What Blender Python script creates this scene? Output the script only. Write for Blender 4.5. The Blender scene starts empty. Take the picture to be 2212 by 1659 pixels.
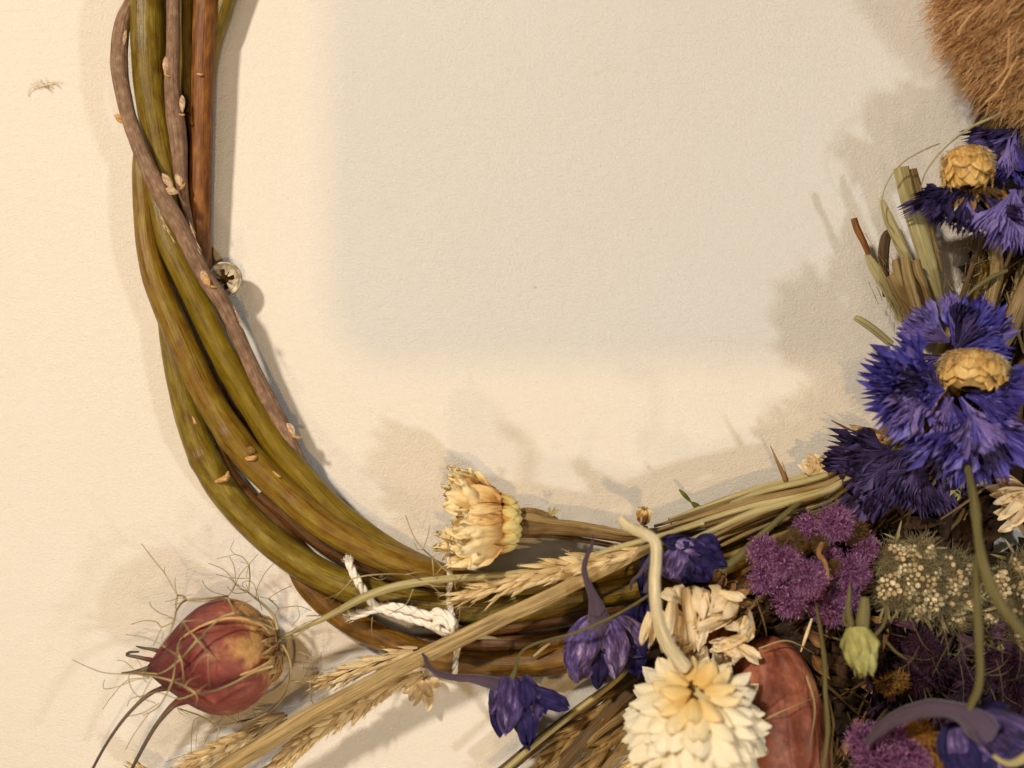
import bpy, math, random
import numpy as np
from mathutils import Vector

random.seed(11)
rng = np.random.default_rng(11)
scene = bpy.context.scene
COL = scene.collection
R = math.radians

# design units: 1 px = 0.115 mm on the wall plane; wall is the plane y = 0, the viewer is at -y
S = 0.000115
CX, CY = 1106.0, 829.5
D = 2458.0

# ---------------------------------------------------------------- camera
cam_d = bpy.data.cameras.new("camera")
cam = bpy.data.objects.new("camera", cam_d)
COL.objects.link(cam)
cam.location = (0, -D * S, 0)
cam.rotation_euler = (math.pi / 2, 0, 0)
cam_d.lens = 40.0
cam_d.sensor_width = 36.0
cam_d.clip_start = 0.005
cam_d.clip_end = 50.0
cam_d.dof.use_dof = True
cam_d.dof.focus_distance = (D - 70) * S
cam_d.dof.aperture_fstop = 5.0
scene.camera = cam

# ---------------------------------------------------------------- world, lamps, exposure
world = bpy.data.worlds.new("World")
scene.world = world
world.use_nodes = True
bg = world.node_tree.nodes["Background"]
bg.inputs[0].default_value = (1.0, 0.82, 0.62, 1)
bg.inputs[1].default_value = 0.04
scene.view_settings.view_transform = 'Standard'
scene.view_settings.look = 'None'
scene.view_settings.exposure = 0.17
scene.view_settings.gamma = 1.0


def room_lamp(name, pos, size, power, color, aim):
    """pos, aim in metres: right, up, out from the wall"""
    l = bpy.data.lights.new(name, 'AREA'); l.shape = 'DISK'; l.size = size; l.energy = power; l.color = color
    o = bpy.data.objects.new(name, l); COL.objects.link(o)
    p = Vector((pos[0], -pos[2], pos[1])); t = Vector((aim[0], 0, aim[1]))
    o.location = p; o.rotation_euler = (p - t).to_track_quat('Z', 'Y').to_euler()


room_lamp("warm_lamp_upper_left", (-0.47, 0.50, 0.72), 0.08, 8.9, (1.0, 0.89, 0.75), (-0.02, 0.0))
room_lamp("cool_window_lower_right", (0.42, -0.32, 0.45), 0.05, 1.5, (0.88, 0.93, 1.0), (0.0, 0.0))
room_lamp("warm_lamp_below", (-0.02, -0.50, 0.42), 0.05, 0.55, (1.0, 0.80, 0.55), (0.0, 0.0))
room_lamp("table_lamp_amber", (0.064, -0.2375, 1.0), 0.028, 2.3, (1.0, 0.65, 0.26), (0.0, 0.0))
room_lamp("ceiling_glow", (-0.25, 0.2, 1.7), 0.8, 2.6, (1.0, 0.90, 0.76), (0.0, 0.0))  # broad unseen fill lamp facing the wall


# ---------------------------------------------------------------- space helpers
def W(p):
    """pixel position p=(x, y) seen at height h above the wall -> world metres (N,3)"""
    p = np.atleast_2d(np.asarray(p, float))
    k = 1 - p[:, 2] / D
    return np.stack([(p[:, 0] - CX) * k * S, -p[:, 2] * S, (CY - p[:, 1]) * k * S], 1)


def V(v):
    v = np.atleast_2d(np.asarray(v, float))
    return np.stack([v[:, 0] * S, -v[:, 2] * S, -v[:, 1] * S], 1)


def at(c):
    c = np.asarray(c, float)
    w = W(c)[0]
    k = 1 - c[2] / D
    return lambda rel: w + k * V(rel)


def nrm(v):
    v = np.asarray(v, float)
    n = np.linalg.norm(v, axis=-1, keepdims=True)
    return v / np.maximum(n, 1e-9)


def sn(x, y, seed=0.0):
    return (np.sin(x * 1.7 + seed) + np.sin(y * 2.3 + seed * 1.7 + 1.3 * np.sin(x * 0.9 + seed)) +
            np.sin((x + y) * 1.1 + seed * 0.7) + 0.5 * np.sin(x * 4.1 - y * 3.3 + seed * 2.1)) / 3.5


def spline(P, step=6.0, closed=False):
    P = np.asarray(P, float)
    if len(P) == 2:
        n = max(2, int(np.linalg.norm(P[1, :3] - P[0, :3]) / step) + 1)
        t = np.linspace(0, 1, n)[:, None]
        return P[0] * (1 - t) + P[1] * t
    E = np.vstack([2 * P[0] - P[1], P, 2 * P[-1] - P[-2]])
    out = []
    for i in range(1, len(E) - 2):
        p0, p1, p2, p3 = E[i - 1], E[i], E[i + 1], E[i + 2]
        n = max(2, int(np.linalg.norm((p2 - p1)[:3]) / step))
        for t in np.linspace(0, 1, n, endpoint=False):
            out.append(0.5 * ((2 * p1) + (-p0 + p2) * t + (2 * p0 - 5 * p1 + 4 * p2 - p3) * t * t +
                              (-p0 + 3 * p1 - 3 * p2 + p3) * t ** 3))
    out.append(E[-2])
    return np.array(out)


# ---------------------------------------------------------------- mesh collector
class MB:
    def __init__(self):
        self.v, self.f, self.g, self.p, self.n = [], [], [], [], 0

    def add(self, v, f, gen, par):
        self.v.append(np.asarray(v, float)); self.g.append(gen); self.p.append(par)
        self.f.append(np.asarray(f, int) + self.n)
        self.n += len(v)

    def build(self, name, mat, parent=None, label=None, kind=None, smooth=True):
        v = np.vstack(self.v)
        if parent is not None:
            v = v - np.array(parent.get('_o', (0, 0, 0)))
        g = np.vstack(self.g); p = np.vstack(self.p)
        me = bpy.data.meshes.new(name)
        me.vertices.add(len(v))
        me.vertices.foreach_set('co', v.ravel())
        sizes = np.concatenate([np.full(len(f), f.shape[1]) for f in self.f])
        loops = np.concatenate([f.ravel() for f in self.f])
        me.loops.add(len(loops))
        me.loops.foreach_set('vertex_index', loops.astype(np.int32))
        me.polygons.add(len(sizes))
        me.polygons.foreach_set('loop_start', np.concatenate([[0], np.cumsum(sizes)[:-1]]).astype(np.int32))
        me.polygons.foreach_set('loop_total', sizes.astype(np.int32))
        me.update(calc_edges=True)
        a = me.attributes.new('gen', 'FLOAT_VECTOR', 'POINT'); a.data.foreach_set('vector', g.astype(np.float32).ravel())
        a = me.attributes.new('par', 'FLOAT_VECTOR', 'POINT'); a.data.foreach_set('vector', p.astype(np.float32).ravel())
        me.polygons.foreach_set('use_smooth', [bool(smooth)] * len(sizes))
        me.validate()
        me.materials.append(mat)
        o = bpy.data.objects.new(name, me)
        COL.objects.link(o)
        if parent is not None:
            o.parent = parent
        if label: o['label'] = label
        if kind: o['kind'] = kind
        return o


def thing(name, label, cat, origin, group=None):
    """an Empty at the thing's base that parents its parts"""
    o = bpy.data.objects.new(name, None)
    COL.objects.link(o)
    w = W(origin)[0]
    o.location = w
    o.empty_display_size = 0.01
    o['label'] = label; o['category'] = cat
    o['_o'] = [float(q) for q in w]
    if group: o['group'] = group
    return o


def tag(o, label, cat, group=None, kind=None):
    o['label'] = label
    if cat: o['category'] = cat
    if group: o['group'] = group
    if kind: o['kind'] = kind
    return o


def grid_faces(nu, nv, wrap_u=False):
    """nv rows of nu columns"""
    fu = nu if wrap_u else nu - 1
    i = np.arange(fu)[None, :]; j = np.arange(nv - 1)[:, None]
    a = j * nu + i; b = j * nu + (i + 1) % nu
    return np.stack([a, b, b + nu, a + nu], -1).reshape(-1, 4)


def tube(mb, pts, rad, n=8, step=6.0, flat=1.0, ribs=0, ribamp=0.0, rough=0.0, rnd=None, cap=True, raw=False, seed=None, bumps=()):
    """pts (x, y, h) control points in pixels; rad: one radius or one per control point"""
    pts = np.asarray(pts, float)
    rad = np.full(len(pts), float(rad)) if np.isscalar(rad) else np.asarray(rad, float)
    Q = spline(np.column_stack([pts, rad]), step)
    P = W(Q[:, :3]) if not raw else Q[:, :3]
    k = (1 - Q[:, 2] / D) if not raw else 1.0
    r = np.maximum(Q[:, 3], 0.05) * k * S if not raw else Q[:, 3]
    T = nrm(np.gradient(P, axis=0))
    N = np.zeros_like(P)
    ref = np.array([0, -1.0, 0])
    if abs(T[0] @ ref) > 0.95: ref = np.array([0, 0, 1.0])
    nn = nrm(ref - (ref @ T[0]) * T[0])
    for i in range(len(P)):
        nn = nrm(nn - (nn @ T[i]) * T[i]); N[i] = nn
    B = np.cross(T, N)
    rnd = random.random() if rnd is None else rnd
    seed = random.random() * 100 if seed is None else seed
    a = np.linspace(0, 2 * np.pi, n, endpoint=False)
    L = np.concatenate([[0], np.cumsum(np.linalg.norm(np.diff(P, axis=0), axis=1))]) / S
    rr = r[:, None] * np.ones((1, n))
    if ribs: rr = rr * (1 + ribamp * np.cos(a * ribs)[None, :])
    if rough:
        rr = rr * (1 + rough * sn(L[:, None] / (r.mean() / S * 2.2), 2 * np.cos(a)[None, :] + seed, seed)
                   + rough * 0.6 * sn(L[:, None] / (r.mean() / S * 0.8), 3 * np.sin(a)[None, :] + seed, seed + 5))
    for (tb, ang, amp, w) in bumps:      # swellings along the length
        rr = rr * (1 + amp * np.exp(-((L[:, None] / L[-1] - tb) / w) ** 2) * np.clip(np.cos(a - ang), 0.15, 1)[None, :])
    v = P[:, None, :] + rr[..., None] * (np.cos(a)[None, :, None] * N[:, None, :] * flat + np.sin(a)[None, :, None] * B[:, None, :])
    m = len(P)
    t = np.linspace(0, 1, m)
    gen = np.stack([np.cos(a)[None, :] * np.ones((m, 1)), np.sin(a)[None, :] * np.ones((m, 1)), (L / 20.0)[:, None] * np.ones((1, n)) + seed], -1)
    par = np.stack([t[:, None] * np.ones((1, n)), np.ones((m, 1)) * (a / (2 * np.pi))[None, :], np.full((m, n), rnd)], -1)
    mb.add(v.reshape(-1, 3), grid_faces(n, m, True), gen.reshape(-1, 3), par.reshape(-1, 3))
    if cap:
        for e, idx in ((0, 0), (1, m - 1)):
            c = P[idx] + (T[idx] * (-0.15 if e == 0 else 0.15) * r[idx] if not np.isscalar(r) else 0)
            vv = np.vstack([v[idx], c[None]])
            f = [(i, (i + 1) % n, n) if e else ((i + 1) % n, i, n) for i in range(n)]
            mb.add(vv, f, np.vstack([gen[idx], gen[idx][:1]]), np.vstack([par[idx], par[idx][:1]]))
    return Q


PW = {
    'leaf': lambda t: np.sin(np.pi * np.clip(t, 0, 1) ** 0.8) ** 0.8,
    'oval': lambda t: np.sin(np.pi * (0.06 + 0.94 * t) ** 0.9) ** 0.6,
    'strap': lambda t: (0.55 + 0.45 * np.sin(np.pi * t)) * np.clip((1.02 - t) * 6, 0, 1) ** 0.6,
    'point': lambda t: np.clip(0.5 + t * 1.6, 0, 1) * np.clip((1 - t) * 1.55, 0, 1) ** 0.8,
    'husk': lambda t: np.sin(np.pi * (0.08 + 0.92 * t) ** 0.7) ** 0.9,
    'fan': lambda t: 0.12 + 0.88 * t ** 1.6,
    'blade': lambda t: np.clip((1 - t), 0, 1) ** 0.5,
    'round': lambda t: np.sqrt(np.clip(1 - (2 * t ** 1.25 - 1) ** 2, 0, 1)) * 0.97 + 0.03 * (1 - t),
}


def petal(mb, P, base, d, n, length, width, prof='leaf', curl=0.0, cup=0.2, wr=0.0, wf=3.0, jag=0.0, lobes=5,
          nu=7, nv=10, thick=0.0, twist=0.0, rnd=None, curl2=0.0):
    """one petal: P maps local px vectors to world"""
    rnd = random.random() if rnd is None else rnd
    seed = random.random() * 100
    d = nrm(np.asarray(d, float)); n = np.asarray(n, float)
    n = nrm(n - (n @ d) * d)
    s = np.cross(d, n)
    t = np.linspace(0, 1, nv)
    ang = curl * t ** 1.3 + curl2 * t ** 4
    dirs = np.cos(ang)[:, None] * d + np.sin(ang)[:, None] * n
    cen = np.vstack([[0, 0, 0], np.cumsum((dirs[1:] + dirs[:-1]) / 2 * (length / (nv - 1)), axis=0)])
    nt = -np.sin(ang)[:, None] * d + np.cos(ang)[:, None] * n
    w = PW[prof](t) * width / 2
    u = np.linspace(-1, 1, nu)
    tw = twist * t
    X = u[None, :] * w[:, None]
    Z = cup * width * (u[None, :] ** 2 - 0.35) * (w[:, None] / (width / 2))
    if wr:
        Z = Z + wr * width * sn(u[None, :] * wf, t[:, None] * wf * length / width * 0.7, seed) * (0.25 + 0.75 * t[:, None])
        X = X + 0.35 * wr * width * sn(u[None, :] * wf + 9, t[:, None] * wf, seed + 3) * t[:, None]
    Xr = X * np.cos(tw)[:, None] - Z * np.sin(tw)[:, None]
    Zr = X * np.sin(tw)[:, None] + Z * np.cos(tw)[:, None]
    back = 0
    if jag:
        tri = np.abs(((u + 1) / 2 * lobes) % 1 - 0.5) * 2
        back = -jag * length * tri[None, :] * np.clip((t[:, None] - 0.45) / 0.55, 0, 1) ** 1.2
    pts = np.asarray(base, float) + cen[:, None, :] + Xr[..., None] * s + Zr[..., None] * nt[:, None, :]
    if jag: pts = pts + back[..., None] * dirs[:, None, :]
    gen = np.stack([np.ones((nv, 1)) * u[None, :] * width / 20, t[:, None] * np.ones((1, nu)) * length / 20,
                    np.full((nv, nu), rnd * 17 + seed)], -1)
    par = np.stack([t[:, None] * np.ones((1, nu)), np.ones((nv, 1)) * np.abs(u)[None, :], np.full((nv, nu), rnd)], -1)
    F = grid_faces(nu, nv)
    mb.add(P(pts.reshape(-1, 3)), F, gen.reshape(-1, 3), par.reshape(-1, 3))
    if thick:
        th = -thick * np.sqrt(np.clip(1 - u[None, :] ** 2, 0, 1)) * np.sqrt(np.clip(np.sin(np.pi * (0.03 + 0.94 * t[:, None])), 0, 1))
        pts2 = pts + th[..., None] * nt[:, None, :]
        mb.add(P(pts2.reshape(-1, 3)), F[:, ::-1], gen.reshape(-1, 3), par.reshape(-1, 3))


def hairs(mb, P, base, dirs, length, rad, bend=0.3, segs=4, sides=3, grav=None, taper=0.2):
    """many fine fibres at once; base, dirs (N,3) in local px"""
    base = np.asarray(base, float); N = len(base)
    d = nrm(np.asarray(dirs, float))
    length = np.broadcast_to(length, (N,)); rad = np.broadcast_to(rad, (N,))
    q = nrm(np.cross(d, rng.normal(size=(N, 3)))); q2 = np.cross(d, q)
    bd = rng.normal(size=(N, 1)) * bend; bd2 = rng.normal(size=(N, 1)) * bend * 0.6
    pts = [base]; cur = base; dd = d
    for i in range(segs):
        dd = nrm(dd + q * bd / segs + q2 * bd2 / segs * (1 if i % 2 else -0.5) + (0 if grav is None else np.asarray(grav) / segs))
        cur = cur + dd * (length / segs)[:, None]; pts.append(cur)
    a = np.linspace(0, 2 * np.pi, sides, endpoint=False)
    vs, ts = [], []
    for i, p in enumerate(pts):
        rr = rad * (1 - (1 - taper) * i / segs)
        vs.append(p[:, None, :] + rr[:, None, None] * (np.cos(a)[None, :, None] * q[:, None, :] + np.sin(a)[None, :, None] * q2[:, None, :]))
        ts.append(np.full((N, sides), i / segs))
    v = np.stack(vs, 1); t = np.stack(ts, 1)
    r0 = rng.random(N)
    f1 = grid_faces(sides, segs + 1, True)
    F = (f1[None] + (np.arange(N) * sides * (segs + 1))[:, None, None]).reshape(-1, 4)
    rr = np.broadcast_to(r0[:, None, None], t.shape)
    par = np.stack([t, np.zeros_like(t), rr], -1).reshape(-1, 3)
    gen = np.stack([t * 2, rr * 9, rr * 23], -1).reshape(-1, 3)
    mb.add(P(v.reshape(-1, 3)), F, gen, par)


def basis(a):
    a = nrm(np.asarray(a, float))
    r = np.array([0, 0, 1.0]) if abs(a[2]) < 0.9 else np.array([1.0, 0, 0])
    u = nrm(np.cross(a, r)); v = np.cross(a, u)
    return a, u, v


def revolve(mb, P, origin, axis, prof, n=32, lobes=0, lobamp=0.0, wr=0.0, wf=3.0, squash=1.0, rnd=0.5, phase=0.0, bend=0.0):
    """prof: list of (distance along the axis, radius) -> closed surface of revolution with lobes and creases"""
    a, u, v = basis(axis)
    pr = spline(np.array([(z, r, 0) for z, r in prof], float), 5.0)
    z, r = pr[:, 0], np.maximum(pr[:, 1], 0.3)
    m = len(z); th = np.linspace(0, 2 * np.pi, n, endpoint=False)
    t = np.linspace(0, 1, m)
    rr = r[:, None] * np.ones((1, n))
    if lobes:
        c = np.abs(np.cos(lobes * (th + phase) / 2))[None, :]
        rr = rr * (1 - lobamp + lobamp * (1 - (1 - c) ** 2.2) * 1.0)
    if wr:
        rr = rr * (1 + wr * sn(2 * np.cos(th)[None, :] * wf / 2, t[:, None] * wf + np.sin(th)[None, :] * wf, rnd * 40)
                   + wr * 0.5 * sn(2.3 * np.cos(th)[None, :] * wf, t[:, None] * wf * 2 + 2 * np.sin(th)[None, :] * wf, rnd * 20 + 3))
    pts = np.asarray(origin, float) + z[:, None, None] * a + rr[..., None] * (np.cos(th)[None, :, None] * u + squash * np.sin(th)[None, :, None] * v)
    gen = np.stack([np.cos(th)[None, :] * r[:, None] / 20, np.sin(th)[None, :] * r[:, None] / 20, z[:, None] / 20 * np.ones((1, n))], -1)
    seam = np.ones((m, 1)) * (np.abs(np.cos(lobes * (th + phase) / 2)) if lobes else th / 6.3)[None, :]
    par = np.stack([t[:, None] * np.ones((1, n)), seam, np.full((m, n), rnd)], -1)
    mb.add(P(pts.reshape(-1, 3)), grid_faces(n, m, True), gen.reshape(-1, 3), par.reshape(-1, 3))
    return u, v


# ---------------------------------------------------------------- materials
def lin(c):
    c = np.asarray(c, float) / 255.0
    l = np.where(c <= 0.04045, c / 12.92, ((c + 0.055) / 1.055) ** 2.4)
    return (*l, 1.0)


def gmat(name, stops, wt=0.0, wr=0.0, wn=0.0, w0=0.0, ws=0.0, scale=(1, 1, 1), streak=0.0, sscale=None, rough=0.7, spec=0.25,
         bump=0.0, bdist=0.0003, transl=0.0, sheen=0.0, crack=0.0, cscale=None, cpos=0.56):
    """colour = ramp(w0 + wt*t + wr*random + wn*noise + ws*side), then fine streaks"""
    m = bpy.data.materials.new(name); m.use_nodes = True
    nt = m.node_tree; N = nt.nodes; L = nt.links
    N.clear()
    out = N.new('ShaderNodeOutputMaterial'); b = N.new('ShaderNodeBsdfPrincipled')
    b.inputs['Roughness'].default_value = rough
    b.inputs['Specular IOR Level'].default_value = spec
    if sheen: b.inputs['Sheen Weight'].default_value = sheen
    g = N.new('ShaderNodeAttribute'); g.attribute_name = 'gen'
    p = N.new('ShaderNodeAttribute'); p.attribute_name = 'par'
    sp = N.new('ShaderNodeSeparateXYZ'); L.new(p.outputs['Vector'], sp.inputs[0])

    def vecscale(s):
        q = N.new('ShaderNodeVectorMath'); q.operation = 'MULTIPLY'
        L.new(g.outputs['Vector'], q.inputs[0]); q.inputs[1].default_value = s
        return q.outputs[0]

    def noise(s, det=4.0, ro=0.6):
        q = N.new('ShaderNodeTexNoise'); q.inputs['Scale'].default_value = 1.0
        q.inputs['Detail'].default_value = det; q.inputs['Roughness'].default_value = ro
        L.new(vecscale(s), q.inputs['Vector'])
        return q.outputs[0]

    def mth(op, a, bb, c=None):
        q = N.new('ShaderNodeMath'); q.operation = op
        for i, x in enumerate((a, bb, c)):
            if x is None: continue
            if isinstance(x, (int, float)): q.inputs[i].default_value = x
            else: L.new(x, q.inputs[i])
        return q.outputs[0]
    n1 = noise(scale)
    f = mth('MULTIPLY_ADD', sp.outputs[0], wt, w0)
    f = mth('MULTIPLY_ADD', sp.outputs[1], ws, f)
    f = mth('MULTIPLY_ADD', sp.outputs[2], wr, f)
    f = mth('MULTIPLY_ADD', mth('SUBTRACT', n1, 0.5), 2.2 * wn, f)
    r = N.new('ShaderNodeValToRGB')
    while len(r.color_ramp.elements) < len(stops): r.color_ramp.elements.new(0.5)
    for e, (pos, c) in zip(r.color_ramp.elements, stops):
        e.position = pos; e.color = lin(c)
    L.new(f, r.inputs[0])
    col = r.outputs[0]
    sscale = sscale or tuple(4 * q for q in scale)
    n2 = noise(tuple(0.5 * q for q in sscale), 4.0, 0.6)
    if streak:
        mm = mth('MULTIPLY_ADD', mth('SUBTRACT', n2, 0.5), 2.4 * streak, 1.0 - 0.1 * streak)
        q = N.new('ShaderNodeVectorMath'); q.operation = 'SCALE'
        L.new(col, q.inputs[0]); L.new(mm, q.inputs['Scale'])
        col = q.outputs[0]
    if crack:
        n3 = noise(cscale or (6.5, 6.5, 0.16), 3.0, 0.6)
        rc = N.new('ShaderNodeValToRGB'); L.new(n3, rc.inputs[0])
        rc.color_ramp.elements[0].position = cpos; rc.color_ramp.elements[0].color = (1, 1, 1, 1)
        rc.color_ramp.elements[1].position = cpos + 0.10; rc.color_ramp.elements[1].color = (1 - crack, 1 - crack * 1.03, 1 - crack * 1.06, 1)
        q = N.new('ShaderNodeVectorMath'); q.operation = 'MULTIPLY'; L.new(col, q.inputs[0]); L.new(rc.outputs[0], q.inputs[1]); col = q.outputs[0]
    L.new(col, b.inputs['Base Color'])
    if bump:
        bn = N.new('ShaderNodeBump'); bn.inputs['Strength'].default_value = bump
        bn.inputs['Distance'].default_value = bdist
        L.new(n2, bn.inputs['Height']); L.new(bn.outputs[0], b.inputs['Normal'])
    if transl:
        tr = N.new('ShaderNodeBsdfTranslucent'); L.new(col, tr.inputs['Color'])
        mx = N.new('ShaderNodeMixShader'); mx.inputs[0].default_value = transl
        L.new(b.outputs[0], mx.inputs[1]); L.new(tr.outputs[0], mx.inputs[2])
        L.new(mx.outputs[0], out.inputs[0])
    else:
        L.new(b.outputs[0], out.inputs[0])
    return m


def bark(name, stops, streak=0.62, rough=0.36, wn=0.7, bump=0.4, z=0.10):
    return gmat(name, stops, wn=wn, w0=0.45, wr=0.1, scale=(1.8, 1.8, z * 4.5), streak=streak, sscale=(12, 12, 0.34), rough=rough,
                spec=0.4, bump=bump, bdist=0.0006, crack=0.42, cpos=0.56)


M = {}
M['olive'] = bark('olive_bark', [(0.0, (72, 48, 10)), (0.35, (107, 83, 17)), (0.6, (120, 101, 26)), (1.0, (153, 130, 66))])
M['golden'] = bark('golden_bark', [(0.0, (81, 50, 10)), (0.35, (120, 86, 21)), (0.6, (127, 103, 28)), (1.0, (156, 127, 58))])
M['green'] = bark('green_bark', [(0.0, (78, 61, 10)), (0.4, (111, 89, 13)), (0.7, (123, 101, 21)), (1.0, (145, 119, 46))], streak=0.45, bump=0.4)
M['rust'] = bark('rust_bark', [(0.0, (68, 32, 6)), (0.45, (111, 63, 13)), (0.7, (139, 87, 29)), (1.0, (161, 118, 67))], rough=0.5)
M['ochre'] = bark('ochre_bark', [(0.0, (72, 44, 10)), (0.45, (110, 75, 20)), (0.7, (129, 94, 30)), (1.0, (156, 123, 63))])
M['brown'] = bark('brown_bark', [(0.0, (53, 30, 12)), (0.5, (89, 56, 22)), (1.0, (120, 86, 41))])
M['grey'] = bark('grey_bark', [(0.0, (88, 64, 46)), (0.5, (132, 102, 78)), (0.8, (156, 126, 100)), (1.0, (176, 150, 122))], streak=0.45, rough=0.8, z=0.25, bump=0.6)
M['bud'] = gmat('bud_scale', [(0, (128, 90, 62)), (0.5, (178, 146, 114)), (1, (222, 202, 172))], wn=0.9, w0=0.5, scale=(2, 2, 2), streak=0.2, rough=0.6, bump=0.3)
M['scar'] = gmat('leaf_scar', [(0, (120, 70, 30)), (0.5, (196, 150, 90)), (1, (222, 190, 140))], wn=0.9, w0=0.5, scale=(3, 3, 3), streak=0.4, bump=0.5)
M['straw'] = gmat('straw', [(0.0, (104, 79, 37)), (0.45, (153, 125, 75)), (0.75, (178, 152, 100)), (1.0, (203, 180, 135))], wr=0.4, wn=0.45, w0=0.25,
                  scale=(1.6, 1.6, 0.25), streak=0.75, sscale=(8, 8, 0.3), rough=0.5, spec=0.4, bump=0.8, bdist=0.0005, crack=0.5, cscale=(3, 3, 0.14))
M['strawdark'] = gmat('old_straw', [(0.0, (54, 37, 18)), (0.45, (99, 74, 39)), (0.75, (127, 102, 59)), (1.0, (153, 129, 82))], wr=0.5, wn=0.45, w0=0.15,
                      scale=(1.6, 1.6, 0.25), streak=0.755, sscale=(8, 8, 0.3), rough=0.6, spec=0.3, bump=0.8, bdist=0.0005, crack=0.6, cscale=(3, 3, 0.14))
M['strawpale'] = gmat('pale_straw', [(0.0, (135, 120, 72)), (0.5, (176, 162, 111)), (1.0, (199, 187, 144))], wr=0.3, wn=0.4, w0=0.3,
                      scale=(1.6, 1.6, 0.25), streak=0.6, sscale=(8, 8, 0.3), rough=0.55, spec=0.35, bump=0.6, crack=0.4, cscale=(3, 3, 0.14))
M['greenstem'] = gmat('green_stem', [(0.0, (64, 58, 32)), (0.5, (98, 90, 52)), (1.0, (136, 126, 82))], wr=0.3, wn=0.4, w0=0.3,
                      scale=(1.2, 1.2, 0.2), streak=0.3, sscale=(6, 6, 0.3), rough=0.7, bump=0.3)
M['husk'] = gmat('ear_husk', [(0.0, (140, 106, 58)), (0.35, (204, 172, 116)), (0.7, (234, 210, 160)), (1.0, (250, 234, 194))], wt=0.25, wr=0.35, wn=0.35, w0=0.2,
                 scale=(2.5, 0.5, 1), streak=0.4, sscale=(9, 0.6, 1), rough=0.6, bump=0.6, transl=0.15)
M['huskdark'] = gmat('ear_husk_brown', [(0.0, (84, 60, 28)), (0.4, (134, 104, 56)), (1.0, (178, 148, 96))], wt=0.2, wr=0.4, wn=0.35, w0=0.2,
                     scale=(2.5, 0.5, 1), streak=0.4, sscale=(9, 0.6, 1), rough=0.65, bump=0.6, transl=0.1)
M['white'] = gmat('white_bract', [(0.0, (232, 192, 112)), (0.25, (240, 214, 152)), (0.6, (244, 228, 186)), (1.0, (246, 236, 208))], wt=0.35, wn=0.12, wr=0.9, w0=-0.12,
                  scale=(1.5, 0.6, 1), streak=0.06, sscale=(5, 0.8, 1), rough=0.55, bump=0.25, transl=0.22)  # own yellow at the base, plus the lamp's cream warmth put into the colour
M['ivory'] = gmat('ivory_petal', [(0.0, (204, 158, 92)), (0.35, (232, 206, 158)), (1.0, (246, 232, 202))], wt=0.6, wn=0.35, wr=0.2, w0=0.15,
                  scale=(2, 0.5, 1), streak=0.18, sscale=(7, 0.7, 1), rough=0.6, bump=0.5, transl=0.25)
M['cream'] = gmat('cream_petal', [(0.0, (156, 84, 32)), (0.3, (214, 164, 92)), (0.6, (240, 208, 142)), (1.0, (252, 234, 186))], wt=0.85, wn=0.4, wr=0.25, w0=0.1,
                  scale=(1.6, 0.5, 1), streak=0.25, sscale=(6, 0.6, 1), rough=0.55, bump=0.7, transl=0.25)
M['bract'] = gmat('scale_bract', [(0.0, (206, 190, 128)), (0.35, (216, 196, 122)), (0.6, (190, 140, 70)), (1.0, (120, 64, 26))], wt=0.8, wn=0.5, ws=0.4, w0=-0.1,
                  scale=(2, 0.8, 1), streak=0.25, sscale=(6, 0.8, 1), rough=0.6, bump=0.5)
M['brownbract'] = gmat('brown_bract', [(0.0, (92, 60, 30)), (0.5, (142, 104, 60)), (1.0, (196, 160, 106))], wt=0.4, wn=0.4, wr=0.3, w0=0.1,
                       scale=(2, 0.8, 1), streak=0.4, rough=0.6, bump=0.6, transl=0.1)
M['larkspur'] = gmat('larkspur_petal', [(0.0, (40, 28, 70)), (0.35, (74, 56, 112)), (0.65, (112, 92, 150)), (1.0, (182, 164, 196))], wn=1.1, wr=0.35, w0=0.2, wt=0.05,
                     scale=(1.0, 0.5, 1), streak=0.8, sscale=(7, 1.0, 1), rough=0.6, bump=0.8, bdist=0.0006, transl=0.15, sheen=0.1)
M['larkdark'] = gmat('larkspur_dark_petal', [(0.0, (16, 12, 48)), (0.5, (38, 28, 84)), (1.0, (78, 64, 120))], wn=0.6, wr=0.3, w0=0.3,
                     scale=(1.0, 0.5, 1), streak=0.8, sscale=(7, 1.0, 1), rough=0.6, bump=0.8, bdist=0.0006, transl=0.1)
M['spur'] = gmat('larkspur_spur', [(0.0, (58, 42, 48)), (0.5, (70, 54, 66)), (1.0, (84, 68, 94))], wt=0.5, wn=0.4, w0=0.25,
                 scale=(1.5, 1.5, 0.4), streak=0.3, sscale=(5, 5, 0.8), rough=0.75, bump=0.4, sheen=0.2)
M['corn'] = gmat('cornflower_blue', [(0.0, (50, 38, 104)), (0.3, (70, 60, 146)), (0.6, (98, 90, 184)), (1.0, (172, 162, 226))], wn=0.9, wr=0.45, w0=0.12, wt=0.12,
                 scale=(1.2, 0.35, 1), streak=0.45, sscale=(6, 0.8, 1), rough=0.6, bump=0.5, transl=0.38)
M['cornlight'] = gmat('cornflower_violet', [(0.0, (104, 90, 150)), (0.5, (126, 108, 176)), (1.0, (172, 156, 212))], wn=0.6, wr=0.3, w0=0.3,
                      scale=(1.5, 0.35, 1), streak=0.3, sscale=(7, 0.8, 1), rough=0.6, bump=0.6, transl=0.22)
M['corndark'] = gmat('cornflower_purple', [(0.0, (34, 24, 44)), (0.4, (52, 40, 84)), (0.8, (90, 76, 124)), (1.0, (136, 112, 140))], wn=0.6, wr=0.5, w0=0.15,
                     scale=(1.2, 0.35, 1), streak=0.45, sscale=(6, 0.8, 1), rough=0.6, bump=0.7, transl=0.15)
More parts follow.
